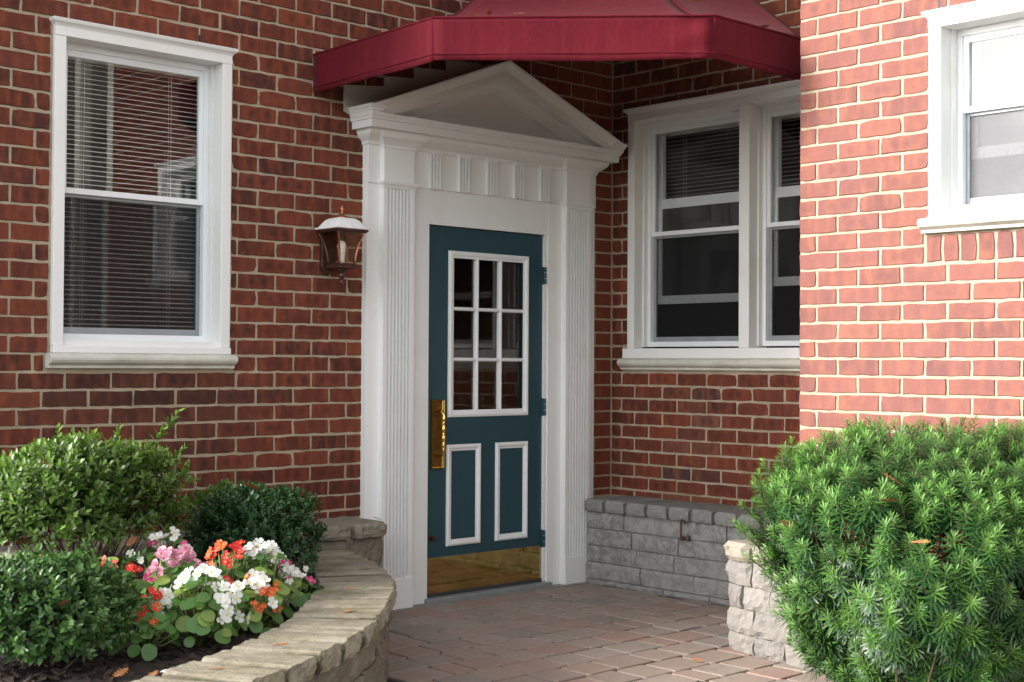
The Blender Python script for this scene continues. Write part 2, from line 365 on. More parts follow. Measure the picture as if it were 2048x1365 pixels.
def brick_wall(name, label, F, u0, u1, z0, z1, mort, holes, mholes, phase, tint, vis, thick=.2, extra=()):
    T = Thing(name, label, 'wall', ((u0+u1)/2, 0, 0), F)
    # mortar core with the openings left out
    mu0, mu1, mz0, mz1 = mort
    us = sorted({mu0, mu1, *[h[0] for h in mholes], *[h[1] for h in mholes]}); zs = sorted({mz0, mz1, *[h[2] for h in mholes], *[h[3] for h in mholes]})
    mb = MB()
    for a, b in zip(us, us[1:]):
        run = None
        for c, d in zip(zs, zs[1:]):
            cu, cz = (a+b)/2, (c+d)/2
            if any(h[0] < cu < h[1] and h[2] < cz < h[3] for h in mholes):
                if run: mb.box(a, b, .0052, thick, *run); run = None
            else: run = (run[0], d) if run else (c, d)
        if run: mb.box(a, b, .0052, thick, *run)
    T.part('mortar_bed', mb, 'mortar')
    items = []
    k = 45
    for k in range(-40, 40):
        zt, zb = zc(k), zc(k+1); 
        if zb > z1 or zt < z0: continue
        if zb < z0: zb = z0-.01
        zm = (zt+zb)/2
        hs_ = [(h[0], h[1]) for h in holes if h[2] < zm < h[3]]
        for s0, s1 in subtract(u0, u1, hs_):
            x = s0
            ph = phase(k, (s0+s1)/2)
            j = ph + math.floor((s0-ph)/.22+1e-6)*.22 + .22
            cuts = [s0]
            while j < s1-.001:
                if j-cuts[-1] > .035: cuts.append(j)
                j += .22
            if s1-cuts[-1] < .035 and len(cuts) > 1: cuts.pop()
            cuts.append(s1)
            for a, b in zip(cuts, cuts[1:]): items.append((a, b, zb, zt, k))
    parts, rest = [], []
    for it in items:
        a, b, zb, zt, k = it; c = F @ Vector(((a+b)/2, 0, (zb+zt)/2))
        if inframe(c, 30) and vis((a+b)/2, (zb+zt)/2): parts.append((proj(c)[2], it))
        else: rest.append(it)
    parts.sort(key=lambda t: t[0]); rest += [t[1] for t in parts[298:]]; parts = [t[1] for t in parts[:298]]
    for a, b, zb, zt, k in parts:
        L = b-a-.0125; H = zt-zb-.0125
        full = L > .15; me = random.choice(BR_FULL if full else BR_HALF)
        o = T.inst('brick', me, None, ((a+b)/2+(random.random()-.5)*.002, (random.random()-.5)*.003, (zb+zt)/2+(random.random()-.5)*.002), (0, (random.random()-.5)*.008, (random.random()-.5)*.006),
                   (L/(.207 if full else .097), 1, H/.0675))
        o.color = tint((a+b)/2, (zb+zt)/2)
    for a, b, zb, zt in extra:
        o = T.inst('brick', random.choice(BR_SOLD), None, ((a+b)/2, 0, (zb+zt)/2), None, ((b-a-.012)/.0675, 1, (zt-zb-.012)/.085)); o.color = tint((a+b)/2, zb)
    mb = MB()
    for a, b, zb, zt, k in rest: mb.box(a+.006, b-.006, (random.random()-.5)*.003, .05, zb+.006, zt-.006)
    if mb.v: 
        o = T.part('brick_courses', mb, 'brick'); o['kind'] = 'stuff'
    return T

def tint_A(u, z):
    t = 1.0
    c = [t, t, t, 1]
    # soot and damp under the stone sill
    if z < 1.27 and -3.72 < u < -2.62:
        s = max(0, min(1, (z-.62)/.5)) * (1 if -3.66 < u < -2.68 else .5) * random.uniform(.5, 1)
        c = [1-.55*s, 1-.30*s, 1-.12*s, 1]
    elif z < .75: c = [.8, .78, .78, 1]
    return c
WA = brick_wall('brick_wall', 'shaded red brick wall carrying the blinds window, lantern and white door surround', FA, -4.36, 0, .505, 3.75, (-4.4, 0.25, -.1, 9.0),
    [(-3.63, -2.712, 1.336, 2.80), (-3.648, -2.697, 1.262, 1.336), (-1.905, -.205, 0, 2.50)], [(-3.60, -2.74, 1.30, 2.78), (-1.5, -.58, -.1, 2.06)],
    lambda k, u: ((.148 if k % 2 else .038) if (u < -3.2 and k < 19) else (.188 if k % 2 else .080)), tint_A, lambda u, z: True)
def tint_B(u, z):
    s = random.uniform(0, .5) if .45 < u < .75 and z < 1.2 else 0
    return [1+.1*s, 1+.9*s, 1+1.3*s, 1]
WB = brick_wall('brick_wall', 'recessed red brick wall under the awning, holding the double window', FB, .0, 2.045, .505, 3.6, (-.006, 2.0, -.1, 9.0),
    [(.135, 1.93, 1.396, 2.83), (.10, 1.95, 1.262, 1.396)], [(.17, 1.90, 1.33, 2.82)],
    lambda k, u: (.085 if k % 2 else .192), tint_B, lambda u, z: u < 1.75 and not (z > 2.72 and u > 1.5))
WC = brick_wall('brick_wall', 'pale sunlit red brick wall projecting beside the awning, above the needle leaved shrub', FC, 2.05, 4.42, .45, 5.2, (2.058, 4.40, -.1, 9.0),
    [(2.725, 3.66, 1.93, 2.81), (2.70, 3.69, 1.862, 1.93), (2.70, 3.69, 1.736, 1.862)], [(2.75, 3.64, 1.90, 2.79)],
    lambda k, u: (2.15 if k % 2 else 2.262), lambda u, z: [1.3, 2.0, 2.7, random.uniform(.35, .6)], lambda u, z: z > .6,  # overexposed sunlight put into the brick colour: paler and pinker
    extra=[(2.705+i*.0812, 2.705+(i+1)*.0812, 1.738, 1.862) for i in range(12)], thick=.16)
# return face and the far run of the projecting wing (seen in the window reflection)
mb = MB(); mb.box(XC+.17, .2, -2.20, -2.056, -.1, 9.0); WC.part('return_wall', MB().add([(-(p[1]), p[0]-XC, p[2]) for p in mb.v], mb.f), 'mortar')
for u, z, F_, T in ((-3.48, 2.835, FA, WA), (-2.89, 2.83, FA, WA), (1.02, 2.865, FB, WB), (.49, 2.862, FB, WB), (2.77, 2.85, FC, WC)):
    T.part('weep_hole', MB().box(u-.005, u+.005, -.001, .03, z-.03, z+.025), 'hole_dark')  # solid dark box, painted in for the shade inside the open slot

# porch at the end of the wing: white posts before a dark recess, reflected in the blinds window
mb = MB(); mb.box(.6, .8, -9, -4.4, -.1, 9.0); mb.box(XC+.02, .7, -4.44, -4.4, -.1, 9.0)
T = Thing('porch_back_wall', 'dark recessed porch wall past the end of the sunlit wing', 'wall', (.7, -6.5, 0)); T.part('wall_panel', mb, 'room_wall')
for i, y in enumerate((-4.47, -5.05, -5.62)):
    T = Thing('porch_post', 'square white porch post beyond the sunlit wing', 'post', (XC+.05, y, 0), group='white posts of the porch')
    mb = MB(); mb.box(XC, XC+.1, y-.05, y+.05, 0, 4.2); T.part('shaft', mb, 'limestone'); mb = MB(); mb.box(XC-.02, XC+.12, y-.07, y+.07, 0, .15); T.part('plinth', mb, 'white_paint')
T = Thing('porch_beam', 'white beam resting on the porch posts', 'beam', (XC+.05, -5.5, 4.2)); T.part('fascia', MB().box(XC-.02, XC+.13, -8, -4.41, 4.2, 4.4), 'white_paint')

# ---------------------------------------------------------------- windows
def rect_frame(mb, u0, u1, z0, z1, w, d0, d1, wt=None, wb=None):
    wt = w if wt is None else wt; wb = w if wb is None else wb
    mb.box(u0, u0+w, d0, d1, z0, z1); mb.box(u1-w, u1, d0, d1, z0, z1)
    if wt: mb.box(u0+w, u1-w, d0, d1, z1-wt, z1)
    if wb: mb.box(u0+w, u1-w, d0, d1, z0, z0+wb)
    return mb
def casing(T, u0, u1, z0, z1, cw, hw):
    T.part('head_casing', MB().box(u0, u1, -.022, .06, z1-hw, z1-.012), 'white_paint', bevel=.002)
    # crown: drip mould lofted with returns
    mb = MB(); mb.loft([[(u0-e, .02, z), (u0-e, -.022-e, z), (u1+e, -.022-e, z), (u1+e, .02, z)] for z, e in ((z1-.03, .001), (z1-.022, .006), (z1-.012, .018), (z1, .022), (z1+.004, .016))]); T.part('crown_moulding', mb, 'white_paint')
    for a in (u0, u1-cw): T.part('side_casing', MB().box(a, a+cw, -.020, .06, z0, z1-hw), 'white_paint', bevel=.003)
    return T
def window_unit(T, u0, u1, z0, z1, zr, dF, screen, inner=None, pane='window_glass'):
    """storm window in the opening u0..u1, z0..z1; zr = meeting rail height; dF = depth of the frame behind the wall face"""
    for a, b in ((u0, u0+.012), (u1-.012, u1)): T.part('jamb', MB().box(a, b, .058, dF+.09, z0, z1), 'white_paint')
    T.part('head_jamb', MB().box(u0+.012, u1-.012, .058, dF+.09, z1-.012, z1), 'old_paint' if False else 'white_paint')
    mb = rect_frame(MB(), u0+.012, u1-.012, z0, z1-.012, .024, dF, dF+.05, .03, .03); T.part('frame', mb, 'vinyl', bevel=.002)
    a, b, c, d = u0+.036, u1-.036, z0+.03, z1-.042
    mb = rect_frame(MB(), a, b, zr, d, .024, dF+.008, dF+.03, .03, .026); us = T.part('upper_sash', mb, 'vinyl', bevel=.002)
    T.part('pane', MB().box(a+.022, b-.022, dF+.018, dF+.022, zr+.024, d-.028), pane, us)
    mb = rect_frame(MB(), a, b, c, zr, .018, dF+.03, dF+.048, .014, .03); ls = T.part('lower_sash', mb, 'aluminium', bevel=.002)
    if screen: T.part('insect_screen', MB().box(a+.016, b-.016, dF+.038, dF+.040, c+.028, zr-.012), screen, ls)
    else: T.part('pane', MB().box(a+.016, b-.016, dF+.038, dF+.042, c+.028, zr-.012), pane, ls)
    if inner:
        zi, zo = inner
        mb = rect_frame(MB(), a-.006, b+.006, zi, d+.02, .04, dF+.07, dF+.10, .04, .05); T.part('inner_sash', mb, 'vinyl')
        mb = rect_frame(MB(), a+.004, b-.004, zo, zi+.02, .035, dF+.055, dF+.07-.003, .03, .05)
        ra = T.part('raised_sash', mb, 'vinyl')
        T.part('pane', MB().box(a+.03, b-.03, dF+.061, dF+.064, zo+.045, zi), pane, ra)
def sill(T, u0, u1, zb, zt, board, bu0, bu1):
    T.part('sill_board', MB().box(bu0, bu1, -.030, .14, zt, board), 'white_paint', bevel=.004)
    pr = [(.02, zb), (-.028, zb), (-.028, zb+.013), (-.036, zb+.017), (-.052, zb+.026), (-.060, zb+.038), (-.060, zb+.048), (-.052, zb+.060), (-.034, zt-.0005), (.02, zt-.0005)]
    T.part('stone_sill', MB().prism(pr, 'x', u0, u1), 'limestone', bevel=.003)
def room(F, u0, u1, z0, z1, d0, d1, mat):
    mb = MB(); t = .03
    mb.box(u0-t, u0, d0, d1, z0, z1); mb.box(u1, u1+t, d0, d1, z0, z1); mb.box(u0-t, u1+t, d1, d1+t, z0-t, z1+t); mb.box(u0-t, u1+t, d0, d1, z0-t, z0); mb.box(u0-t, u1+t, d0, d1, z1, z1+t)
    return struct('room_interior', mb, mat, F)
def blind(label, F, u0, u1, z0, z1, d, tilt, pitch=.0222, ladders=(.2, .8), group=None):
    T = Thing('venetian_blind', label, 'blind', ((u0+u1)/2, d, z1), F)
    T.part('head_rail', MB().box(u0, u1, d-.014, d+.014, z1, z1+.028), 'blind')
    n = int((z1-z0)/pitch); w = .0125; v = []; me = MB()
    c, s_ = math.cos(tilt), math.sin(tilt); pts = [(-w, -.0), (-w*.5, .0014), (0, .002), (w*.5, .0014), (w, 0)]
    top = [(y*c, y*s_+z) for y, z in pts]; bot = [(y*c, y*s_+z-.0005) for y, z in pts]
    me.prism(top+bot[::-1], 'x', -(u1-u0)/2+.004, (u1-u0)/2-.004)
    sm = mesh('slat', me.v, me.f); 
    for i in range(n):
        T.inst('slat', sm, 'blind', ((u0+u1)/2, d, z1-.012-i*pitch), (0, random.uniform(-.0012, .0012), 0))
    zb = z1-.012-n*pitch
    T.part('bottom_rail', MB().box(u0+.003, u1-.003, d-.012, d+.012, zb-.006, zb+.006), 'blind')
    for f in ladders:
        u = u0+(u1-u0)*f
        for e in (-.0125, .0125): T.part('ladder_cord', MB().box(u-.0006, u+.0006, d+e-.0006, d+e+.0006, zb, z1), 'blind')
    return T

# window in the left wall
T = Thing('window', 'tall white framed window with lowered blinds in the shaded brick wall', 'window', (-3.17, 0, 1.262), FA)
casing(T, -3.624, -2.724, 1.366, 2.808, .052, .072); window_unit(T, -3.572, -2.776, 1.392, 2.748, 2.055, .085, 'insect_screen')  # lower sash screen is added, a dark mesh to dim the blinds
T.part('pane', MB().box(-3.52, -2.83, .136, .139, 1.44, 2.05), 'window_glass'); sill(T, -3.645, -2.700, 1.266, 1.334, 1.366, -3.622, -2.722)
T.part('sill_board', MB().box(-3.572, -2.776, .0, .10, 1.366, 1.392), 'white_paint')
blind('white venetian blind with slats open, behind the tall window of the shaded wall', FA, -3.545, -2.80, 1.43, 2.68, .175, R(15))
room(FA, -3.7, -2.6, 1.2, 3.0, .205, 1.9, 'room_wall')
# double window on the recessed wall
T = Thing('window', 'white double window under the awning, sashes partly raised behind dark screens', 'window', (1.03, 0, 1.262), FB)
casing(T, .148, 1.92, 1.394, 2.845, .055, .075)
T.part('mullion', MB().box(.99, 1.062, -.018, .15, 1.394, 2.77), 'white_paint', bevel=.003)
window_unit(T, .203, .99, 1.405, 2.77, 2.075, .09, 'insect_screen', (2.255, 1.665)); window_unit(T, 1.062, 1.865, 1.405, 2.77, 2.075, .09, 'insect_screen', (2.255, 1.745))
sill(T, .100, 1.95, 1.266, 1.334, 1.394, .118, 1.94)
blind('grey venetian blind behind the double window pane next to the pediment', FB, .245, .955, 2.30, 2.70, .235, R(10), .024)
blind('grey venetian blind behind the double window pane next to the projecting wall', FB, 1.10, 1.83, 2.30, 2.70, .235, R(10), .024)
room(FB, .1, 2.0, 1.25, 2.95, .205, 2.0, 'dark_room')
# window in the projecting wall
T = Thing('window', 'small bright white window with dusty screen in the sunlit wall', 'window', (3.19, 0, 1.862), FC)
casing(T, 2.730, 3.655, 1.935, 2.815, .060, .070); window_unit(T, 2.79, 3.595, 1.96, 2.758, 2.385, .095, 'dusty_screen', (2.50, 2.19)); sill(T, 2.700, 3.69, 1.866, 1.930, 1.935, 2.728, 3.66)
T.part('sill_board', MB().box(2.79, 3.595, -.024, .11, 1.937, 1.96), 'white_paint')
T.part('curtain', MB().box(2.76, 3.62, .30, .31, 1.95, 2.78), 'curtain')
room(FC, 2.7, 3.68, 1.8, 2.9, .165, .5, 'room_wall')

# ---------------------------------------------------------------- door surround
T = Thing('door_surround', 'white classical door surround with fluted pilasters and triangular pediment', 'door surround', (-1.056, 0, 0), FA)
XL, XR, XM = -1.918, -.194, -1.056
DL, DR, DT = -1.494, -.590, 2.052
T.part('side_board', MB().box(XL, DL, -.04, .09, 0, 2.24), 'white_paint', bevel=.002); T.part('side_board', MB().box(DR, XR, -.04, .09, .0, 2.24), 'white_paint', bevel=.002)
T.part('lintel_board', MB().box(DL, DR, -.0385, .09, DT, 2.24), 'white_paint')
T.part('door_stop', MB().box(DL, DR, .035, .09, 2.03, DT), 'white_paint')
T.part('frieze', MB().box(XL, XR, -.046, .09, 2.2405, 2.47), 'white_paint', bevel=.002)
def fluted(x0, x1, d_back, d_front, n, edge, gd):
    w_ = (x1-x0-2*edge); fw = w_/n; pts = [(x0, d_back), (x0, d_front)]
    for i in range(n):
        a = x0+edge+i*fw+fw*.16; b = x0+edge+(i+1)*fw-fw*.16; 
        pts += [(a, d_front), ((a*3+b)/4, d_front+gd*.85), ((a+b)/2, d_front+gd), ((a+3*b)/4, d_front+gd*.85), (b, d_front)]
    return pts + [(x1, d_front), (x1, d_back)]
for x0, x1 in ((-1.838, -1.632), (-.478, -.272)):
    p = T.part('pilaster', MB().prism(fluted(x0, x1, -.038, -.080, 7, .022, .018), 'z', .164, 2.222), 'white_paint')
    T.part('plinth', MB().box(x0-.004, x1+.004, -.088, -.038, 0, .164), 'white_paint', p, bevel=.003)
    ring = lambda z, e: [(x0-e, -.038, z), (x0-e, -.08-e, z), (x1+e, -.08-e, z), (x1+e, -.038, z)]
    T.part('capital', MB().loft([ring(z, e) for z, e in ((2.215, .001), (2.222, .005), (2.228, .006), (2.236, .014), (2.244, .018), (2.252, .018), (2.254, .002))]), 'white_paint', p)
    T.part('frieze_block', MB().box(x0, x1, -.080, -.040, 2.254, 2.47), 'white_paint', p, bevel=.002)
    T.part('bed_moulding', MB().loft([ring(z, e) for z, e in ((2.425, .001), (2.43, .006), (2.44, .006), (2.45, .014), (2.465, .028), (2.475, .042), (2.488, .046), (2.51, .05))]), 'white_paint', p)
for i in range(5):
    xc = XM + (i-2)*.208; x0, x1 = xc-.037, xc+.037
    t = T.part('triglyph', MB().prism(fluted(x0, x1, -.04, -.066, 3, .004, .016), 'z', 2.242, 2.44), 'white_paint')
    T.part('triglyph_cap', MB().loft([[(x0-e, -.04, z), (x0-e, -.064-e, z), (x1+e, -.064-e, z), (x1+e, -.04, z)] for z, e in ((2.428, .001), (2.436, .005), (2.446, .006))]), 'white_paint', t)
ring = lambda z, e: [(XL-e, .03, z), (XL-e, -.046-e*1.75, z), (XR+e, -.046-e*1.75, z), (XR+e, .03, z)]
T.part('cornice_bed', MB().loft([ring(z, e) for z, e in ((2.436, .0), (2.442, .006), (2.456, .008), (2.468, .020), (2.484, .034), (2.496, .040), (2.512, .042))]), 'white_paint')
T.part('cornice', MB().loft([ring(z, e) for z, e in ((2.511, .05), (2.5115, .071), (2.548, .072), (2.552, .078), (2.562, .078), (2.570, .084), (2.578, .086), (2.582, .086))]), 'white_paint')
xt0, xt1, zt0, zap = -2.006, -.106, 2.618, 2.984
sl = (zap-zt0)/(XM-xt0); cs = 1/math.sqrt(1+sl*sl); ZB = 2.584
prof = [(.03, 0), (-.205, 0), (-.205, .012), (-.198, .020), (-.186, .030), (-.178, .044), (-.174, .050), (-.174, .085), (-.118, .087), (-.116, .102), (-.100, .116), (-.086, .130), (-.082, .146), (-.062, .150), (.03, .150)]
for sgn in (-1, 1):
    lo, hi = [], []
    for y, d in prof:
        dz = d/cs; z_at = lambda x: zt0+sl*(x-xt0)-dz
        xlo = max(xt0, xt0+(ZB+dz-zt0)/sl) if zt0-dz < ZB else xt0
        lo.append((xlo, y, max(ZB, z_at(xlo)))); hi.append((XM, y, z_at(XM)))
    if sgn > 0: lo = [(2*XM-x, y, z) for x, y, z in lo]; hi = [(2*XM-x, y, z) for x, y, z in hi]
    T.part('raking_cornice', MB().loft([lo, hi]), 'white_paint')
d0 = .150/cs; xa = xt0+(ZB+d0-zt0)/sl
T.part('tympanum', MB().prism([(xa-.12, ZB-.01), (2*XM-xa+.12, ZB-.01), (XM, zap-d0+.02)], 'y', -.060, -.02), 'white_paint')
for x0, x1 in ((-2.012, -1.935), (2*XM+1.935, 2*XM+2.012)): T.part('cornice_return', MB().loft([[(x0-e, .02, z), (x0-e, -.2-e, z), (x1+e, -.2-e, z), (x1+e, .02, z)] for z, e in ((2.5815, -.006), (2.588, -.006), (2.590, .0), (2.602, .002), (2.606, .008), (2.620, .010))]), 'white_paint')
# stepped flashing painted on the wall above the raking cornice
for sgn in (-1, 1):
    st = [(-2.046, 2.60), (-2.046, 2.735), (-1.786, 2.764), (-1.786, 2.817), (-1.582, 2.836), (-1.582, 2.895), (-1.355, 2.912), (-1.355, 2.97), (-1.10, 2.985), (-1.10, 2.88), (-1.95, 2.56)]
    if sgn > 0: st = [(2*XM-x, z) for x, z in st]
    T.part('step_flashing', MB().prism(st, 'y', -.009, .004), 'old_paint')
T.part('threshold', MB().box(DL-.02, DR+.02, -.075, .09, -.02, .028), 'aluminium', bevel=.006)
T.part('mortar_joint', MB().box(XL-.005, XR+.005, -.118, -.03, -.02, .0045), 'concrete')

# ---------------------------------------------------------------- door
T = Thing('entrance_door', 'dark teal door with nine white-framed panes and brass kick plate', 'door', ((DL+DR)/2, 0, 0), FA)
a, b, yf, yb = DL+.004, DR-.022, -.016, .03
G0, G1, GZ0, GZ1 = -1.318, -.748, 1.022, 1.898
body = MB(); body.box(a, G0, yf, yb, .032, DT-.006); body.box(G1, b, yf, yb, .032, DT-.006); body.box(G0, G1, yf, yb, .032, GZ0); body.box(G0, G1, yf, yb, GZ1, DT-.006)
db = T.part('door_leaf', body, 'teal_paint')
T.part('jamb_strip', MB().box(DR-.02, DR, -.034, .09, .03, DT-.001), 'white_paint')
def moulding(T, x0, x1, z0, z1, w, y0, name, mat, parent=None):
    pf = [(0, 0), (.002, -.010), (.3*w, -.015), (.55*w, -.013), (.7*w, -.007), (w, -.004), (w, 0.0)]
    mb = MB(); rings = []
    for (sx, sz, cx, cz) in ((1, 1, x0, z0), (-1, 1, x1, z0), (-1, -1, x1, z1), (1, -1, x0, z1)):
        rings.append([(cx+sx*t, y0+y, cz+sz*t) for t, y in pf])
    n = len(pf); v = [p for r in rings for p in r]; f = []
    for k in range(4):
        for i in range(n): f.append((k*n+i, k*n+(i+1) % n, ((k+1) % 4)*n+(i+1) % n, ((k+1) % 4)*n+i))
    mb.add(v, f); return T.part(name, mb, mat, parent)
gl = moulding(T, G0-.020, G1+.020, GZ0-.022, GZ1+.022, .040, yf+.001, 'glazing_frame', 'white_paint')
iw = (G1-G0-.036)/3
for i in range(3):
    for j in range(3):
        x0 = G0+.018+i*iw; h_ = (GZ1-GZ0-.036)/3; z0 = GZ0+.018+j*h_
        T.part('pane', MB().box(x0+.002, x0+iw-.002, .002, .006, z0+.002, z0+h_-.002), 'door_glass')
for i in (1, 2):
    x = G0+.018+i*iw; T.part('muntin', MB().prism([(x-.010, yf+.022), (x-.010, yf+.004), (x-.005, yf-.006), (x+.005, yf-.006), (x+.010, yf+.004), (x+.010, yf+.022)], 'z', GZ0+.012, GZ1-.012), 'white_paint', gl)
for j in (1, 2):
    z = GZ0+.018+j*(GZ1-GZ0-.036)/3
    for i in range(3):
        x0 = G0+.018+i*iw; T.part('muntin', MB().prism([(yf+.022, z-.010), (yf+.004, z-.010), (yf-.005, z-.005), (yf-.005, z+.005), (yf+.004, z+.010), (yf+.022, z+.010)], 'x', x0+(.008 if i else -.004), x0+iw-(.008 if i < 2 else -.004)), 'white_paint', gl)
for x0, x1 in ((-1.345, -1.093), (-.980, -.728)): moulding(T, x0, x1, .293, .851, .036, yf+.001, 'panel_moulding', 'white_paint')
T.part('kick_plate', MB().box(a+.012, b-.008, yf-.003, yf+.002, .048, .240), 'brass_plate')
T.part('door_sweep', MB().box(a, b, yf-.008, yf+.002, .030, .047), 'dark_metal')
hx0, hx1, hz0, hz1 = -1.462, -1.370, .722, 1.100
hp = T.part('handle_plate', MB().box(hx0, hx1, yf-.004, yf+.002, hz0, hz1), 'brass_old', bevel=.001)
moulding(T, hx0, hx1, hz0, hz1, .010, yf-.003, 'plate_rim', 'brass', hp)
hxm = (hx0+hx1)/2; yo = yf-.062; zt_, zb_ = 1.035, .795
pts = [(hxm, yf, zt_), (hxm, yf-.03, zt_+.004), (hxm, yo+.014, zt_-.002), (hxm, yo, zt_-.02)]
seq = [.0065, .0065, .0065, .008]
for i, (t, r_) in enumerate(((.10, .0105), (.16, .0085), (.19, .0055), (.205, .009), (.22, .006), (.30, .0095), (.40, .0125), (.46, .009), (.48, .006), (.50, .011), (.52, .006), (.54, .009), (.60, .0115), (.70, .009), (.79, .006), (.80, .0095), (.82, .006), (.90, .0085))):
    pts.append((hxm, yo, zt_-.02-t*(zt_-zb_-.04))); seq.append(r_)
pts += [(hxm, yo, zb_+.02), (hxm, yo+.014, zb_+.002), (hxm, yf-.03, zb_-.004), (hxm, yf, zb_)]; seq += [.008, .0065, .0065, .0065]
T.part('pull_handle', MB().tube(pts, seq, 12), 'brass', smooth=True)
for z in (.228, .994, 1.762):
    h_ = T.part('hinge', MB().box(b-.004, b+.020, yf-.014, yf+.004, z+.0, z+.103), 'teal_paint')
    for q_ in range(3): T.part('knuckle', MB().lathe((b+.008, yf-.016, z+.002+q_*.034), [(.008, 0), (.0085, .002), (.0085, .029), (.008, .031)], 10), 'teal_paint', h_)
T.part('lock_rose', MB().loft([[(-1.452+r_*math.cos(t*math.pi/6), y, .348+r_*math.sin(t*math.pi/6)) for t in range(12)] for r_, y in ((.017, yf), (.017, yf-.005), (.011, yf-.007), (.010, yf-.022), (.013, yf-.028), (.012, yf-.036), (.004, yf-.038))]), 'bronze')
# hall behind the door
room(FA, -2.0, -.1, -.02, 2.5, .21, 2.6, 'wood_floor')

# ---------------------------------------------------------------- awning
T = Thing('awning', 'burgundy fabric corner awning with deep valance over the doorway', 'awning', (-1.1, -1.0, 2.67), FA)
PB = [(-2.236, 0.0), (-2.30, -1.02), (-1.43, -1.94), (-.74, -1.945), (.0, -1.945)]
TP = [(-.3, 0.0), (-.9, -.3), (-.5, -.4), (.3, .0), (.3, .0)]
ZV0, ZV1, HR = 2.668, 2.863, 1.3
def vpt(i, t, z):
    x = PB[i][0]+(PB[i+1][0]-PB[i][0])*t; y = PB[i][1]+(PB[i+1][1]-PB[i][1])*t; return x, y, z
def sheet(fn, nu, nv, th, nrm):
    v = [fn(i/nu, j/nv) for j in range(nv+1) for i in range(nu+1)]; n = len(v); f = []
    v2 = [(p[0]+nrm[0]*th, p[1]+nrm[1]*th, p[2]+nrm[2]*th) for p in v]; W = nu+1
    for j in range(nv):
        for i in range(nu):
            q_ = (j*W+i, j*W+i+1, (j+1)*W+i+1, (j+1)*W+i); f.append(q_); f.append(tuple(n+k for k in q_[::-1]))
    edge = [j*W for j in range(nv+1)], [j*W+nu for j in range(nv+1)], list(range(W)), [nv*W+i for i in range(W)]
    for e in edge:
        for p, q_ in zip(e, e[1:]): f.append((p, q_, n+q_, n+p))
    return MB().add(v+v2, f)
for i in range(4):
    d = np.array(PB[i+1])-np.array(PB[i]); L = np.hypot(*d); nrm = (d[1]/L, -d[0]/L) if True else 0
    nrm = (-d[1]/L, d[0]/L)  # inward
    def fn(u, v, i=i, nrm=nrm, L=L):
        x, y, z = vpt(i, u, ZV0+(ZV1-ZV0)*v)
        b_ = .006*math.sin(v*math.pi)*math.sin(u*math.pi) + .003*math.sin(u*L*9+i)*(1-v) + (.010*math.exp(-((u-.93)/.06)**2)*math.sin(v*9) if i == 1 else 0)
        return x+nrm[0]*b_, y+nrm[1]*b_, z+.003*math.sin(u*L*5+i)*(1-v)-.004*math.sin(u*math.pi)*(1-v)
    va = T.part('valance', sheet(fn, 24, 8, .003, (nrm[0], nrm[1], 0)), 'awning_fabric', smooth=True)
    hem = MB(); pts = [vpt(i, t/12, ZV0+.028) for t in range(13)]
    hem.tube([(x-nrm[0]*.001, y-nrm[1]*.001, z) for x, y, z in pts], .0022, 6); T.part('hem', hem, 'awning_fabric', va)
    pip = MB().tube([vpt(i, t/12, ZV1) for t in range(13)], .0055, 8); T.part('piping', pip, 'awning_fabric', va)
    pe = (2.5, 1.6, 1.6, 1.0, 1.0)
    if i == 3: continue
    def fr(u, v, i=i):
        e = pe[i]+(pe[i+1]-pe[i])*u
        bx, by = PB[i][0]+(PB[i+1][0]-PB[i][0])*u, PB[i][1]+(PB[i+1][1]-PB[i][1])*u
        tx, ty = TP[i][0]+(TP[i+1][0]-TP[i][0])*u, TP[i][1]+(TP[i+1][1]-TP[i][1])*u
        s_ = -.012*math.sin(u*math.pi)*math.sin(v*math.pi)
        return bx+(tx-bx)*v, by+(ty-by)*v, ZV1+HR*v**e + s_
    T.part('roof_panel', sheet(fr, 14, 20, -.003, (0, 0, 1)), 'awning_fabric', smooth=True)
for i in (1, 2):
    pts = []
    for k in range(21):
        v = k/20; pts.append((PB[i][0]+(TP[i][0]-PB[i][0])*v, PB[i][1]+(TP[i][1]-PB[i][1])*v, ZV1+HR*v**1.6+.001))
    T.part('seam', MB().tube(pts, .004, 6), 'awning_fabric')
fr_ = MB()
for i in range(3): fr_.tube([(*PB[i], ZV0+.03), (*PB[i+1], ZV0+.03)], .010, 6)
for i in (1, 2): fr_.tube([(PB[i][0]*.99, PB[i][1]*.99, ZV0+.03), (PB[i][0]*.99, PB[i][1]*.99, ZV1-.01)], .010, 6)
T.part('frame_tube', MB().add([(p[0]*.988-.006, p[1]*.988, p[2]) for p in fr_.v], fr_.f), 'dark_metal')

# ---------------------------------------------------------------- wall lantern
LX, LY = -2.143, -.128
T = Thing('wall_lantern', 'bronze carriage lantern with white dome roof on the brick beside the surround', 'lantern', (LX, 0, 1.68), FA)
sq = lambda s_, z: [(LX-s_, LY-s_, z), (LX+s_, LY-s_, z), (LX+s_, LY+s_, z), (LX-s_, LY+s_, z)]
ol = MB(); pp = [(-.045, 1.955), (-.045, 1.785), (-.022, 1.75), (.022, 1.75), (.045, 1.785), (.045, 1.93), (.03, 1.955)]
T.part('wall_plate', MB().prism([(LX+x, z) for x, z in pp], 'y', -.022, .004), 'bronze', bevel=.004)
T.part('arm', MB().box(LX-.014, LX+.014, LY+.03, -.02, 1.775, 1.80), 'bronze', bevel=.003)
hs_ = lambda t: .047 + (.088-.047)*(.25*t + .75*t**2.2)   # flared half width, t = 0 bottom .. 1 top
Z0, Z1 = 1.797, 1.965
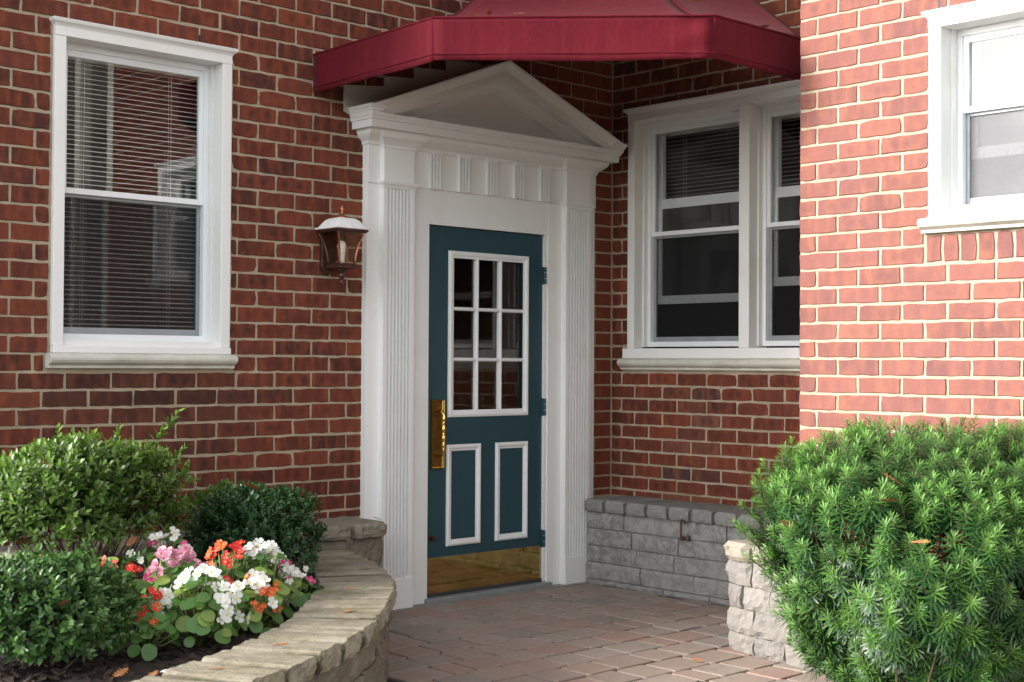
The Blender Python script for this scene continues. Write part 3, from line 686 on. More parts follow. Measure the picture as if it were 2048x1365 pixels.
for sx in (-1, 1):
    for sy in (-1, 1):
        T.part('corner_bar', MB().tube([(LX+sx*hs_(k/8), LY+sy*hs_(k/8), Z0+(Z1-Z0)*k/8) for k in range(9)], .0052, 6), 'copper_edge' if sy < 0 else 'bronze', smooth=True)
for ax in range(4):
    c, s_ = math.cos(ax*math.pi/2), math.sin(ax*math.pi/2); v = []; f = []
    for k in range(9):
        h_ = hs_(k/8)-.0015; z = Z0+(Z1-Z0)*k/8
        for e in (-1, 1):
            for q_ in (0, -.002): x, y = e*h_, -(h_+q_); v.append((LX+x*c-y*s_, LY+x*s_+y*c, z))
    for k in range(8):
        o = k*4; f += [(o, o+2, o+6, o+4), (o+1, o+5, o+7, o+3)]
    T.part('pane', MB().add(v, f), 'lamp_glass', smooth=True)
T.part('base_tray', MB().loft([sq(.052, 1.772), sq(.056, 1.776), sq(.056, 1.786), sq(.050, 1.790), sq(.050, 1.798)]), 'bronze', bevel=.001)
T.part('bottom_finial', MB().lathe((LX, LY, 1.68), [(.001, 0), (.008, .014), (.012, .026), (.007, .034), (.009, .038), (.017, .052), (.019, .060), (.014, .066), (.02, .072), (.026, .082), (.034, .092)], 14), 'bronze', smooth=True)
T.part('eave_frame', MB().loft([sq(.088, 1.953), sq(.096, 1.960), sq(.096, 1.968), sq(.07, 1.972)]), 'bronze')
T.part('roof', MB().loft([sq(.097, 1.969), sq(.099, 1.973), sq(.088, 1.980), sq(.079, 1.990), sq(.072, 2.003), sq(.062, 2.016), sq(.048, 2.026), sq(.03, 2.030)]), 'frost_white', bevel=.003)
T.part('top_finial', MB().lathe((LX, LY, 2.028), [(.042, 0), (.036, .006), (.020, .014), (.012, .020), (.007, .028), (.009, .031), (.006, .034), (.010, .039), (.0115, .045), (.008, .056), (.001, .070)], 14), 'copper_edge', smooth=True)
T.part('bulb', MB().lathe((LX, LY, 1.80), [(.016, 0), (.017, .03), (.018, .038), (.020, .07), (.022, .085), (.020, .10), (.012, .112), (.002, .116)], 14), 'bulb', smooth=True)

# ---------------------------------------------------------------- stone walls
def resample(P, n=200):
    P = np.array(P, float); d = np.r_[0, np.cumsum(np.hypot(*np.diff(P, axis=0).T))]; s = np.linspace(0, d[-1], n)
    return np.c_[np.interp(s, d, P[:, 0]), np.interp(s, d, P[:, 1])], s
def at(Ps, s, t):
    p = np.array((np.interp(t, s, Ps[:, 0]), np.interp(t, s, Ps[:, 1])))
    e = .06; a_ = np.array((np.interp(t-e, s, Ps[:, 0]), np.interp(t-e, s, Ps[:, 1]))); b_ = np.array((np.interp(t+e, s, Ps[:, 0]), np.interp(t+e, s, Ps[:, 1])))
    d = b_-a_; return p, d/np.hypot(*d)
def block_mesh(L, H, D, rough, seed, round_=.006, taper=1.0, toprough=.0, nx=8, nz=4, dip=.0):
    r = np.random.default_rng(seed); 
    # rounded front face as a grid, then back to depth D
    xs = np.linspace(-L/2, L/2, nx+1); zs = np.linspace(0, H, nz+1); v = []; f = []
    lump = r.normal(0, 1, (nz+3, nx+3)); lump = (lump+np.roll(lump, 1, 0)+np.roll(lump, 1, 1))/2
    for j, z in enumerate(zs):
        for i, x in enumerate(xs):
            ed = (i in (0, nx))+(j in (0, nz)); y = lump[j, i]*rough + (round_ if ed == 1 else (round_*2.4 if ed == 2 else 0)) + .004
            v.append((x+r.normal(0, rough*.25)*(i not in (0, nx)) - (np.sign(x)*abs(r.normal(0, rough*.3)) if i in (0, nx) else 0), y, z+r.normal(0, rough*.2)*(j not in (0, nz)) - (abs(r.normal(0, rough*.3)) if j == nz else 0) - (dip if (j == nz and i in (0, nx)) else 0)))
    W = nx+1
    for j in range(nz):
        for i in range(nx): f.append((j*W+i, j*W+i+1, (j+1)*W+i+1, (j+1)*W+i))
    per = [i for i in range(W)] + [j*W+nx for j in range(1, nz+1)] + [nz*W+i for i in range(nx-1, -1, -1)] + [j*W for j in range(nz-1, 0, -1)]
    prev = per
    for y in (D*.35, D*.7, D):
        base = len(v); cur = []
        for k in per:
            x, _, z = v[k]; tp = 1+(taper-1)*(y/D)
            zz = z + (r.normal(0, toprough) if z > H*.8 else 0)
            v.append((x*tp, y, zz)); cur.append(base+len(cur))
        for k in range(len(per)): f.append((prev[k], prev[(k+1) % len(per)], cur[(k+1) % len(per)], cur[k]))
        prev = cur
    f.append(tuple(prev)); return mesh('block', v, f)
def stone_wall(name, label, cat, path, courses, cap, mats, bround=.006, base=None, seed=0, D=.2, lens=(.17, .22, .33, .4), cap_len=.21, cap_D=.30, overhang=.035, rough=.006, capround=.008, taper=1.0, toprough=.001, vis_lo=0):
    r = random.Random(seed); Ps, s = resample(path); T = Thing(name, label, cat, (*np.mean(path, axis=0), 0))
    core = MB(); n = 40; z1 = sum(courses); q = [at(Ps, s, s[-1]*k/n) for k in range(n+1)]
    rings = [[(p[0]-t[1]*dd, p[1]+t[0]*dd, z) for dd, z in ((.02, -.05), (D-.01, -.05), (D-.01, z1-.004), (.02, z1-.004))] for p, t in q]
    T.part('core', MB().loft(rings), 'concrete')
    z = 0
    for ci, h in enumerate(courses):
        t0 = -r.random()*.2
        while t0 < s[-1]-.02:
            L = r.choice(lens)*r.uniform(.9, 1.1); a_, b_ = max(0, t0), min(s[-1], t0+L); t0 += L
            if b_-a_ < .03: continue
            if s[-1]-b_ < .07: b_ = s[-1]; t0 = b_
            p, t = at(Ps, s, (a_+b_)/2); me = block_mesh(b_-a_-.006, h-.005, D, rough, r.randint(0, 10**6), bround)
            jog = r.uniform(-.004, .004)
            T.inst('block', me, mats[0], (p[0]+t[1]*jog, p[1]-t[0]*jog, z), (0, 0, math.atan2(t[1], t[0])+r.uniform(-.01, .01)))
        z += h
    nC = max(1, round(s[-1]/cap_len)); cl = s[-1]/nC
    for i in range(nC):
        p, t = at(Ps, s, (i+.5)*cl); me = block_mesh(cl-.020, cap, cap_D, rough*.8, r.randint(0, 10**6), capround, taper, toprough, dip=.010)
        T.inst('capstone', me, mats[1], (p[0]+t[1]*overhang, p[1]-t[0]*overhang, z+r.uniform(-.002, .002)), (r.uniform(-.006, .006), r.uniform(-.006, .006), math.atan2(t[1], t[0])+r.uniform(-.008, .008)))
    return T
stone_wall('stone_ledge', 'weathered tan stone ledge along the shaded brick wall, ending at the white surround', 'stone ledge', [(-4.6, -.312), (-1.99, -.312)], [.145, .145, .145], .072, ('planter_block', 'ledge_cap'), seed=3, D=.30, cap_D=.36, cap_len=.225, rough=.009, capround=.012)
stone_wall('stone_ledge', 'grey low block wall with flat cap under the double window', 'stone ledge', [(-.318, -.095), (-.318, -2.04)], [.035, .099, .099, .099, .099], .072, ('grey_block', 'grey_cap'), bround=.0025, seed=5, D=.30, cap_D=.37, cap_len=.165, lens=(.26, .36, .42, .46), rough=.002, capround=.006, overhang=.03)
stone_wall('stone_ledge', 'tumbled tan stone retaining wall partly hidden by the needle leaved shrub', 'stone ledge', [(-1.215, -1.86), (-1.245, -1.90), (-1.30, -2.15), (-1.345, -2.5), (-1.36, -3.0), (-1.36, -4.2)], [.088, .112, .105, .108], .085, ('tan_block', 'tan_cap'), seed=8, D=.28, cap_D=.36, cap_len=.2, lens=(.14, .2, .24, .26), rough=.0055, capround=.02, overhang=.028)
OUT = [(-5.6, -2.98), (-5.2, -2.87), (-4.8, -2.74), (-4.40, -2.59), (-4.03, -2.43), (-3.84, -2.33), (-3.65, -2.21), (-3.475, -2.085), (-3.335, -1.98), (-3.155, -1.80), (-3.015, -1.65), (-2.84, -1.46), (-2.69, -1.27), (-2.49, -.92), (-2.36, -.62), (-2.27, -.345)]
PATH = []
for i, p in enumerate(OUT):
    a_, b_ = np.array(OUT[max(0, i-1)]), np.array(OUT[min(len(OUT)-1, i+1)]); t = (b_-a_)/np.hypot(*(b_-a_)); PATH.append((p[0]-t[1]*.035, p[1]+t[0]*.035))
stone_wall('planter_wall', 'curved mossy stone planter wall with radial capstones around the flower bed', 'planter wall', PATH, [.110, .108, .108], .070, ('planter_block', 'cap_stone'), seed=11, D=.26, cap_D=.315, cap_len=.2105, lens=(.3, .4), rough=.007, capround=.007, taper=.92, toprough=.0015)

# rusty hook on the grey block wall
T = Thing('iron_hook', 'rusty iron hook fixed to the grey block wall', 'hook', (-.335, -.86, .33))
hk = [(-.322, -.845, .335), (-.336, -.845, .335), (-.340, -.845, .36), (-.340, -.845, .425)] + [(-.340, -.845-.014+.014*math.cos(t), .425+.014*math.sin(t)) for t in np.linspace(.3, 3.6, 8)]
T.part('rod', MB().tube(hk, .0055, 8), 'rust', smooth=True); T.part('base_eye', MB().lathe((-.330, -.845, .322), [(.004, 0), (.014, .006), (.016, .014), (.012, .022), (.004, .026)], 10), 'rust'); T.part('bolt', MB().lathe((-.328, -.885, .322), [(.004, 0), (.013, .004), (.014, .018), (.009, .03), (.003, .033)], 8), 'dark_metal')

# ---------------------------------------------------------------- paving
def in_planter(x, y, m=0.):
    for (x0, y0), (x1, y1) in zip(OUT, OUT[1:]):
        if x0 <= x <= x1: return y > y0+(y1-y0)*(x-x0)/(x1-x0)-m
    return x < -2.27 and y > -.345
pav = bpy.data.objects.new('pavement', None); COL.objects.link(pav); pav['kind'] = 'structure'
def paver_mesh(L, W, seed):
    r = random.Random(seed); j = lambda a_: r.uniform(-a_, a_); pts = []
    cx, cy = L/2, W/2; c = .011
    for x, y in ((-cx, -cy+c), (-cx+c, -cy), (-L*.15, -cy), (L*.2, -cy), (cx-c, -cy), (cx, -cy+c), (cx, 0), (cx, cy-c), (cx-c, cy), (L*.15, cy), (-L*.2, cy), (-cx+c, cy), (-cx, cy-c), (-cx, 0)): pts.append((x+j(.003), y+j(.003)))
    return mesh('paver', *(lambda b: (b.v, b.f))(MB().loft([[(x, y, -.04) for x, y in pts], [(x, y, -.003) for x, y in pts], [(x-math.copysign(.0025, x) if abs(x) > L*.3 else x, y-math.copysign(.0025, y) if abs(y) > W*.3 else y, j(.0006)) for x, y in pts]])))
PV = {}
for L in (.13, .19, .245): PV[L] = [paver_mesh(L-.013, .180, int(L*1000)+i) for i in range(6)]
cand = []
y = -.10; row = 0
while y > -4.6:
    x = -4.6 + random.random()*.2
    while x < -.2:
        L = random.choice((.13, .19, .19, .245, .245)); c = (x+L/2, y-.096)
        x += L
        if in_planter(*c, -.05): continue
        if c[0] > -.27 and c[1] > -2.0: continue
        if c[1] < -1.95 and c[0] > -1.12: continue
        cand.append((c, L))
    y -= .192; row += 1
vis_ = [(proj((c[0], c[1], 0)), c, L) for c, L in cand]
parts = sorted([(p[2], c, L) for p, c, L in vis_ if -60 < p[0] < 2100 and p[1] < 1420]); rest = [(c, L) for p, c, L in vis_ if not (-60 < p[0] < 2100 and p[1] < 1420)] + [(c, L) for d, c, L in parts[298:]]
def put(c, L): 
    o = link('paver', random.choice(PV[L]), 'paver', pav, (c[0]+random.uniform(-.002, .002), c[1]+random.uniform(-.002, .002), random.uniform(-.002, .001)), (random.uniform(-.004, .004), random.uniform(-.004, .004), random.uniform(-.025, .025))); return o
for d, c, L in parts[:298]: put(c, L)
mb = MB()
for c, L in rest: mb.box(c[0]-L/2+.003, c[0]+L/2-.003, c[1]-.093, c[1]+.093, -.04, random.uniform(-.002, .0))
o = link('paver_field', mesh('paver_field', mb.v, mb.f), 'paver', pav); o['kind'] = 'stuff'

# ---------------------------------------------------------------- planting bed
SOIL = .305
v = []; f = []; nx_, ny_ = 64, 64
for j in range(ny_+1):
    for i in range(nx_+1):
        x = -5.4+3.2*i/nx_; y = -2.9+2.65*j/ny_
        v.append((x, y, SOIL+.016*math.sin(x*7+y*3)*math.cos(y*8)+rng.normal(0, .005)))
for j in range(ny_):
    for i in range(nx_):
        x = -5.4+3.2*(i+.5)/nx_; y = -2.9+2.65*(j+.5)/ny_
        if in_planter(x, y, -.16) and y < -.33: a_ = j*(nx_+1)+i; f.append((a_, a_+1, a_+nx_+2, a_+nx_+1))
o = link('flower_bed_soil', mesh('soil', v, f, True), 'soil'); o['kind'] = 'structure'
mb = MB()
for _ in range(3800):
    x, y = rng.uniform(-4.9, -2.3), rng.uniform(-2.4, -.4)
    if not in_planter(x, y, -.28): continue
    L, W_, th = rng.uniform(.006, .025), rng.uniform(.004, .009), rng.uniform(.002, .005); an, ti = rng.uniform(0, 6.3), rng.uniform(-.5, .5)
    c, s_ = math.cos(an), math.sin(an); z = SOIL+.016*math.sin(x*7+y*3)*math.cos(y*8)+rng.uniform(0, .008)
    b = MB().box(-L, L, -W_, W_, -th, th); mb.add([(x+p[0]*c-p[1]*s_, y+p[0]*s_+p[1]*c, z+p[2]+p[0]*ti) for p in b.v], b.f)
o = link('mulch', mesh('mulch', mb.v, mb.f), 'bark_chip'); o['kind'] = 'stuff'; o['label'] = 'dark bark mulch covering the flower bed'; o['category'] = 'mulch'

# ---------------------------------------------------------------- foliage
def leaf_shape(L=1., W=.42, fold=.10, droop=.12, n=3):
    """leaf along +x, normal +z: strip of n stations with a folded midrib"""
    v = [(0, 0, 0)]; f = []; prof = {2: (.5,), 3: (.34, .72), 4: (.25, .52, .8)}[n]
    for t in prof:
        w_ = W*.5*math.sin(math.pi*t**.85); v += [(t*L, -w_, fold*w_-droop*t*t), (t*L, 0, -droop*t*t), (t*L, w_, fold*w_-droop*t*t)]
    v.append((L, 0, -droop)); k = len(prof); f += [(0, 1, 2), (0, 2, 3)]
    for i in range(k-1): b = 1+3*i; f += [(b, b+3, b+4, b+1), (b+1, b+4, b+5, b+2)]
    b = 1+3*(k-1); e = len(v)-1; f += [(b, e, b+1), (b+1, e, b+2)]
    return np.array(v, float), f
def scatter(name, shape, P, D, N, S, C, mat, parent, base):
    """one mesh out of many copies of a leaf: positions, directions, normals, sizes, colours"""
    lv, lf = shape; P = np.asarray(P)-np.asarray(base); D = D/np.linalg.norm(D, axis=1)[:, None]
    Y = np.cross(N, D); ln = np.linalg.norm(Y, axis=1); Y[ln < 1e-4] = (0, 1, 0); Y /= np.maximum(np.linalg.norm(Y, axis=1), 1e-6)[:, None]; Z = np.cross(D, Y)
    V = P[:, None, :] + S[:, None, None]*(lv[None, :, 0:1]*D[:, None, :] + lv[None, :, 1:2]*Y[:, None, :] + lv[None, :, 2:3]*Z[:, None, :])
    n, m = len(P), len(lv); me = bpy.data.meshes.new(name)
    loops = np.concatenate([np.array(q) for q in lf]); tot = np.array([len(q) for q in lf])
    me.vertices.add(n*m); me.vertices.foreach_set('co', V.reshape(-1).astype(np.float32))
    allL = (loops[None, :]+np.arange(n)[:, None]*m).reshape(-1); allT = np.tile(tot, n); st = np.r_[0, np.cumsum(allT)[:-1]]
    me.loops.add(len(allL)); me.loops.foreach_set('vertex_index', allL.astype(np.int32)); me.polygons.add(len(allT)); me.polygons.foreach_set('loop_start', st.astype(np.int32))
    at_ = me.attributes.new('col', 'FLOAT_COLOR', 'POINT'); cc = np.c_[np.repeat(C, m, axis=0), np.ones(n*m)]; at_.data.foreach_set('color', cc.reshape(-1).astype(np.float32))
    me.update(); me.validate(); me.shade_smooth(); o = link(name, me, mat, parent); o['kind'] = 'stuff'; return o
def unit(n): v = rng.normal(size=(n, 3)); return v/np.linalg.norm(v, axis=1)[:, None]
def lump(d, seed, amp):
    r = np.random.default_rng(seed); c = r.normal(size=(14, 3)); c /= np.linalg.norm(c, axis=1)[:, None]; a_ = r.uniform(-1, 1, 14)
    return 1 + amp*np.sum(a_[None, :]*np.exp(-((1-d@c.T)*7)), axis=1)
def shrub(label, base, cen, rad, seed, nshoot, leaf, nleaf, shape, cols, mat, amp=.25, stems=9, strays=(), inner=.45, cat='shrub'):
    T = Thing('shrub', label, cat, base); cen = np.array(cen); rad = np.array(rad)
    d = unit(nshoot); d[:, 2] = np.where(d[:, 2] < -.5, -d[:, 2], d[:, 2]); rr = lump(d, seed, amp)*np.where(rng.random(nshoot) < .62, rng.uniform(.86, 1.04, nshoot), rng.uniform(inner, .9, nshoot))
    P0 = cen + d*rad*rr[:, None]; dirs = d*np.array((1, 1, .8)) + np.array((0, 0, .55)) + rng.normal(0, .25, (nshoot, 3)); dirs /= np.linalg.norm(dirs, axis=1)[:, None]
    tip = np.ones(nshoot)*1.0
    extra_ = [(cen+v_*rad*.9, v_*np.array((1, 1, .6))+np.array((0, 0, .8)), int(rng.integers(2, 5))) for v_ in unit(26) if v_[2] > -.1]
    strays = tuple(strays)+tuple(extra_)
    if strays:
        for sp, sdv, n_ in strays:
            sdv = np.array(sdv)/np.linalg.norm(sdv)
            for q_ in range(n_): P0 = np.r_[P0, [np.array(sp)+sdv*.03*q_]]; dirs = np.r_[dirs, [sdv+rng.normal(0, .12, 3)]]; rr = np.r_[rr, 1.15]
    n = len(P0); k = np.tile(np.arange(nleaf), n); I = np.repeat(np.arange(n), nleaf)
    ang = k*2.399+np.repeat(rng.uniform(0, 6.3, n), nleaf); dd = dirs[I]; up = np.where(np.abs(dd[:, 2:3]) < .95, np.array([[0, 0, 1.]]), np.array([[1., 0, 0]])); a_ = np.cross(dd, up); a_ /= np.linalg.norm(a_, axis=1)[:, None]; b_ = np.cross(dd, a_)
    radv = a_*np.cos(ang)[:, None]+b_*np.sin(ang)[:, None]; t = k/(nleaf-1)
    D = dd*(.25+.75*t)[:, None] + radv*(1.0-.45*t)[:, None] + rng.normal(0, .15, (len(I), 3)); N = dd*1.0 - radv*.5 + np.array((0, 0, .5))
    P = P0[I] + dd*(leaf*1.6*(t-.5))[:, None]; S = leaf*rng.uniform(.65, 1.2, len(I))*(1-.25*t)
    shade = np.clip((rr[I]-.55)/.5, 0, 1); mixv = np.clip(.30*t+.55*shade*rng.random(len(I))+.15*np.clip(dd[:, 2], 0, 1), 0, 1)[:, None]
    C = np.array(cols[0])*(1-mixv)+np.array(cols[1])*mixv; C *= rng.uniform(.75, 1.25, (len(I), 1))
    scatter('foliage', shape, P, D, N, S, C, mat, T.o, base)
    mb = MB(); bz = np.array(base)
    for q_ in range(stems*7):
        e = P0[rng.integers(0, nshoot)]; e = cen+(e-cen)*.92; st = bz+np.array((rng.normal(0, .03), rng.normal(0, .03), 0)); mid = st*.45+e*.55+np.array((0, 0, -.03))+rng.normal(0, .02, 3)
        mb.tube([st-bz, st*.75+mid*.25-bz+rng.normal(0, .008, 3), mid-bz, e-bz], [.0065, .005, .0035, .0014], 5)
    me = mesh('stems', mb.v, mb.f, True); link('stems', me, 'bark', T.o)['kind'] = 'stuff'
    return T
sh_az = leaf_shape(1, .50, .25, .10, 3); sh_ho = leaf_shape(1, .55, .25, .16, 3)
shrub('loose bright green shrub with upright sprigs, next to the brick below the tall window', (-3.80, -.68, SOIL), (-3.82, -.66, .735), (.36, .34, .235), 21, 1500, .041, 9, sh_az, ((.026, .062, .014), (.17, .27, .055)), 'foliage', .35, 9,
      strays=(((-3.60, -.80, .93), (.42, -.45, .75), 7), ((-3.54, -.78, .86), (.7, -.4, .6), 5), ((-3.90, -.8, .93), (-.1, -.1, 1), 3), ((-3.42, -.80, .70), (.9, -.55, .65), 7), ((-3.75, -.85, .95), (.1, -.2, 1), 3)))
shrub('dense dark green rounded shrub in front of the stone ledge end', (-3.02, -.72, SOIL), (-3.04, -.72, .53), (.265, .25, .19), 22, 1400, .027, 9, sh_ho, ((.009, .032, .012), (.050, .125, .038)), 'glossy_foliage', .28, 8)
shrub('low glossy green shrub in the bed beside the begonias', (-4.36, -1.52, SOIL), (-4.36, -1.52, .47), (.30, .28, .215), 23, 1400, .032, 9, sh_ho, ((.014, .045, .014), (.105, .21, .05)), 'glossy_foliage', .5, 8,
      strays=(((-4.15, -1.6, .60), (.5, -.5, .5), 4), ((-4.2, -1.75, .42), (.7, -.55, .1), 5)))

# needle leaved shrub (upright shoots, whorls of long needles)
def yew():
    base = (-1.93, -3.17, 0.0); T = Thing('needle_shrub', 'large bright green needle leaved shrub against the sunlit wall', 'shrub', base)
    ns = 2050; P0 = []; DR_ = []; sh_ = []
    zz = [.0, .12, .25, .4, .55, .7, .85, .97, 1.06]; rz = [.12, .22, .34, .47, .57, .63, .64, .57, .32]
    cnt = 0
    while cnt < ns:
        z = rng.uniform(.04, 1.06) if rng.random() < .7 else rng.uniform(.8, 1.06); ph = rng.uniform(0, 2*math.pi); o = np.array((math.cos(ph), math.sin(ph), 0))
        if o@np.array((.685, .729, 0)) > .45 and rng.random() < .7: continue
        s_ = rng.uniform(.90, 1.04) if rng.random() < .72 else rng.uniform(.15, .92)
        if z > .9 and rng.random() < .6: s_ = math.sqrt(rng.uniform(0, 1.05))
        lp = 1+.10*math.sin(3*ph+z*5)+.07*math.sin(7*ph-z*9)+.05*math.sin(13*ph+z*17)
        r_ = np.interp(z, zz, rz)*lp*s_; k = z/1.0
        cx, cy = -1.88+.18*k, -3.22+.015*k
        p = np.array((cx+o[0]*r_, cy+o[1]*r_, z+rng.normal(0, .015)))
        if p[0] > -1.40 and z < .52: continue
        top = max(0, min(1, (z-.55)/.45)); dr = np.array((0, 0, 1.0))*(.55+.6*top)+o*(.95-.6*top)*(1 if s_ > .6 else .4)+rng.normal(0, .15, 3)
        P0.append(p); DR_.append(dr/np.linalg.norm(dr)); sh_.append(s_ if top < .5 else max(s_, .85)); cnt += 1
    for sx, h_ in ((-1.92, 1.02), (-1.7, 1.0), (-2.02, 1.0), (-1.5, 1.0), (-1.83, 1.08), (-1.62, 1.03)):
        y_ = -3.1+rng.uniform(-.15, .15); P0.append(np.array((sx, y_, h_))); DR_.append(np.array((rng.normal(0, .1), rng.normal(0, .1), 1.))); sh_.append(1.05)
    P0, DR_, sh_ = np.array(P0), np.array(DR_), np.array(sh_); n = len(P0); m = 64
    I = np.repeat(np.arange(n), m); k = np.tile(np.arange(m), n); t = k/(m-1); dd = DR_[I]; ang = k*2.39996+np.repeat(rng.uniform(0, 6.3, n), m)
    a_ = np.cross(dd, np.array((.3, .9, .2))); a_ /= np.linalg.norm(a_, axis=1)[:, None]; b_ = np.cross(dd, a_); rad = a_*np.cos(ang)[:, None]+b_*np.sin(ang)[:, None]
    SL = np.repeat(rng.uniform(.05, .15, n), m); al = R(98)-R(66)*t**1.8+rng.normal(0, .12, len(I))
    D = dd*np.cos(al)[:, None]+rad*np.sin(al)[:, None]; N = dd-rad*.2; P = P0[I]+dd*(SL*(t-.75))[:, None]
    S = np.repeat(np.where(P0[:, 2] < .6, rng.uniform(.05, .07, n), rng.uniform(.040, .058, n)), m)*(1-.55*t**3)*rng.uniform(.85, 1.1, len(I))
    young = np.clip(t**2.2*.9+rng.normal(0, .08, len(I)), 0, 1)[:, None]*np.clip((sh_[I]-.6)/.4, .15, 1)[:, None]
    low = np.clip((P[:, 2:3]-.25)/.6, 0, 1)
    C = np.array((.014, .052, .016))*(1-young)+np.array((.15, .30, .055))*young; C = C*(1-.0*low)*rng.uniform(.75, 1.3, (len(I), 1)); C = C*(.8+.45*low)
    shp = (np.array([(0, -.025, 0), (0, .025, 0), (.5, -.05, .012), (.5, .05, .012), (.85, -.035, -.03), (.85, .035, -.03), (1, 0, -.07)]), [(0, 2, 3, 1), (2, 4, 5, 3), (4, 6, 5)])
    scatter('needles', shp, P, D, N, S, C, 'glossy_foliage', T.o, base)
    mb = MB(); bz = np.array(base)
    for q_ in range(n):
        if rng.random() < .05:
            e = P0[q_]-DR_[q_]*.02; st = bz+np.array((*(rng.normal(0, .05, 2)), 0)); mid = bz+(e-bz)*np.array((.55, .55, .45)); mb.tube([st-bz, mid-bz+rng.normal(0, .01, 3), e-DR_[q_]*.08-bz, e-bz], [.006, .005, .0035, .002], 5)
        else: e = P0[q_]; mb.tube([e-DR_[q_]*.10-bz, e-bz], [.003, .002], 4)
    link('stems', mesh('stems', mb.v, mb.f, True), 'bark', T.o)['kind'] = 'stuff'
    return P0
YP = yew()

# ---------------------------------------------------------------- begonias
def disc_leaf(seed, L=1., cup=.16):
    r = random.Random(seed); v = [(0.02, 0, -.02), (.45, 0, -.03)]; n = 14
    for i in range(n):
        t = -math.pi+2*math.pi*(i+.5)/n; rr = .5*(1+r.uniform(-.06, .06))*(1+.12*math.cos(t)); x = .5+rr*math.cos(t)*1.02; y = rr*math.sin(t)*.92; v.append((x, y, cup*(abs(y)**1.4)*1.2-.10*x*x+r.uniform(-.02, .02)))
    f = [(1, 2+i, 2+(i+1) % n) for i in range(n-1)]; f += [(1, 2+n-1, 0), (1, 0, 2)]; return mesh('leaf', [(p[0]*L, p[1]*L, p[2]*L) for p in v], f, True)
BL = [disc_leaf(i) for i in range(6)]; BLP = [disc_leaf(20+i) for i in range(3)]
def flower_mesh(seed, double=False):
    r = random.Random(seed); mb = MB(); np_ = 4 if not double else 9
    for k in range(np_):
        if double: an = k*2.4; L = .95-.06*k; W_ = .62; tilt = .15+.11*k
        else: an = k*math.pi/2+r.uniform(-.1, .1); L = 1.0 if k % 2 == 0 else .78; W_ = .62 if k % 2 == 0 else .42; tilt = .25+r.uniform(-.1, .15)
        c, s_ = math.cos(an), math.sin(an); v = [(0, 0, 0), (L*.5, 0, .02)]; n = 9
        for i in range(n): t = -2.5+5.0*i/(n-1); v.append((L*.55+L*.45*math.cos(t), W_*math.sin(t)*(.7+.3*math.cos(t)), .10*abs(math.sin(t))))
        v = [(x*math.cos(tilt)-z*math.sin(tilt), y, x*math.sin(tilt)+z*math.cos(tilt)+k*.01) for x, y, z in v]
        mb.add([(x*c-y*s_, x*s_+y*c, z) for x, y, z in v], [(1, 2+i, 3+i) for i in range(n-1)]+[(0, 2, 1), (0, 1, n+1)])
    return mesh('flower', mb.v, mb.f, True)
FLM = {}
for nm, db in (('white', 0), ('red', 0), ('pink', 1), ('magenta', 0), ('orange', 0)):
    FLM[nm] = [flower_mesh(hash(nm) % 97 + i if False else i+len(nm)*7, bool(db)) for i in range(4)]
    for me in FLM[nm]: me.materials.append(M['petal_'+nm])
pol = mesh('stamens', *(lambda b: (b.v, b.f))(MB().lathe((0, 0, 0), [(.10, .0), (.16, .08), (.12, .17), (.02, .2)], 7))); pol.materials.append(M['pollen'])
def frame(zdir, spin):
    z = Vector(zdir).normalized(); q_ = z.to_track_quat('Z', 'Y'); return (q_.to_matrix() @ Matrix.Rotation(spin, 3, 'Z')).to_euler()
TOCAM = Vector((-.685, -.7287, 0))
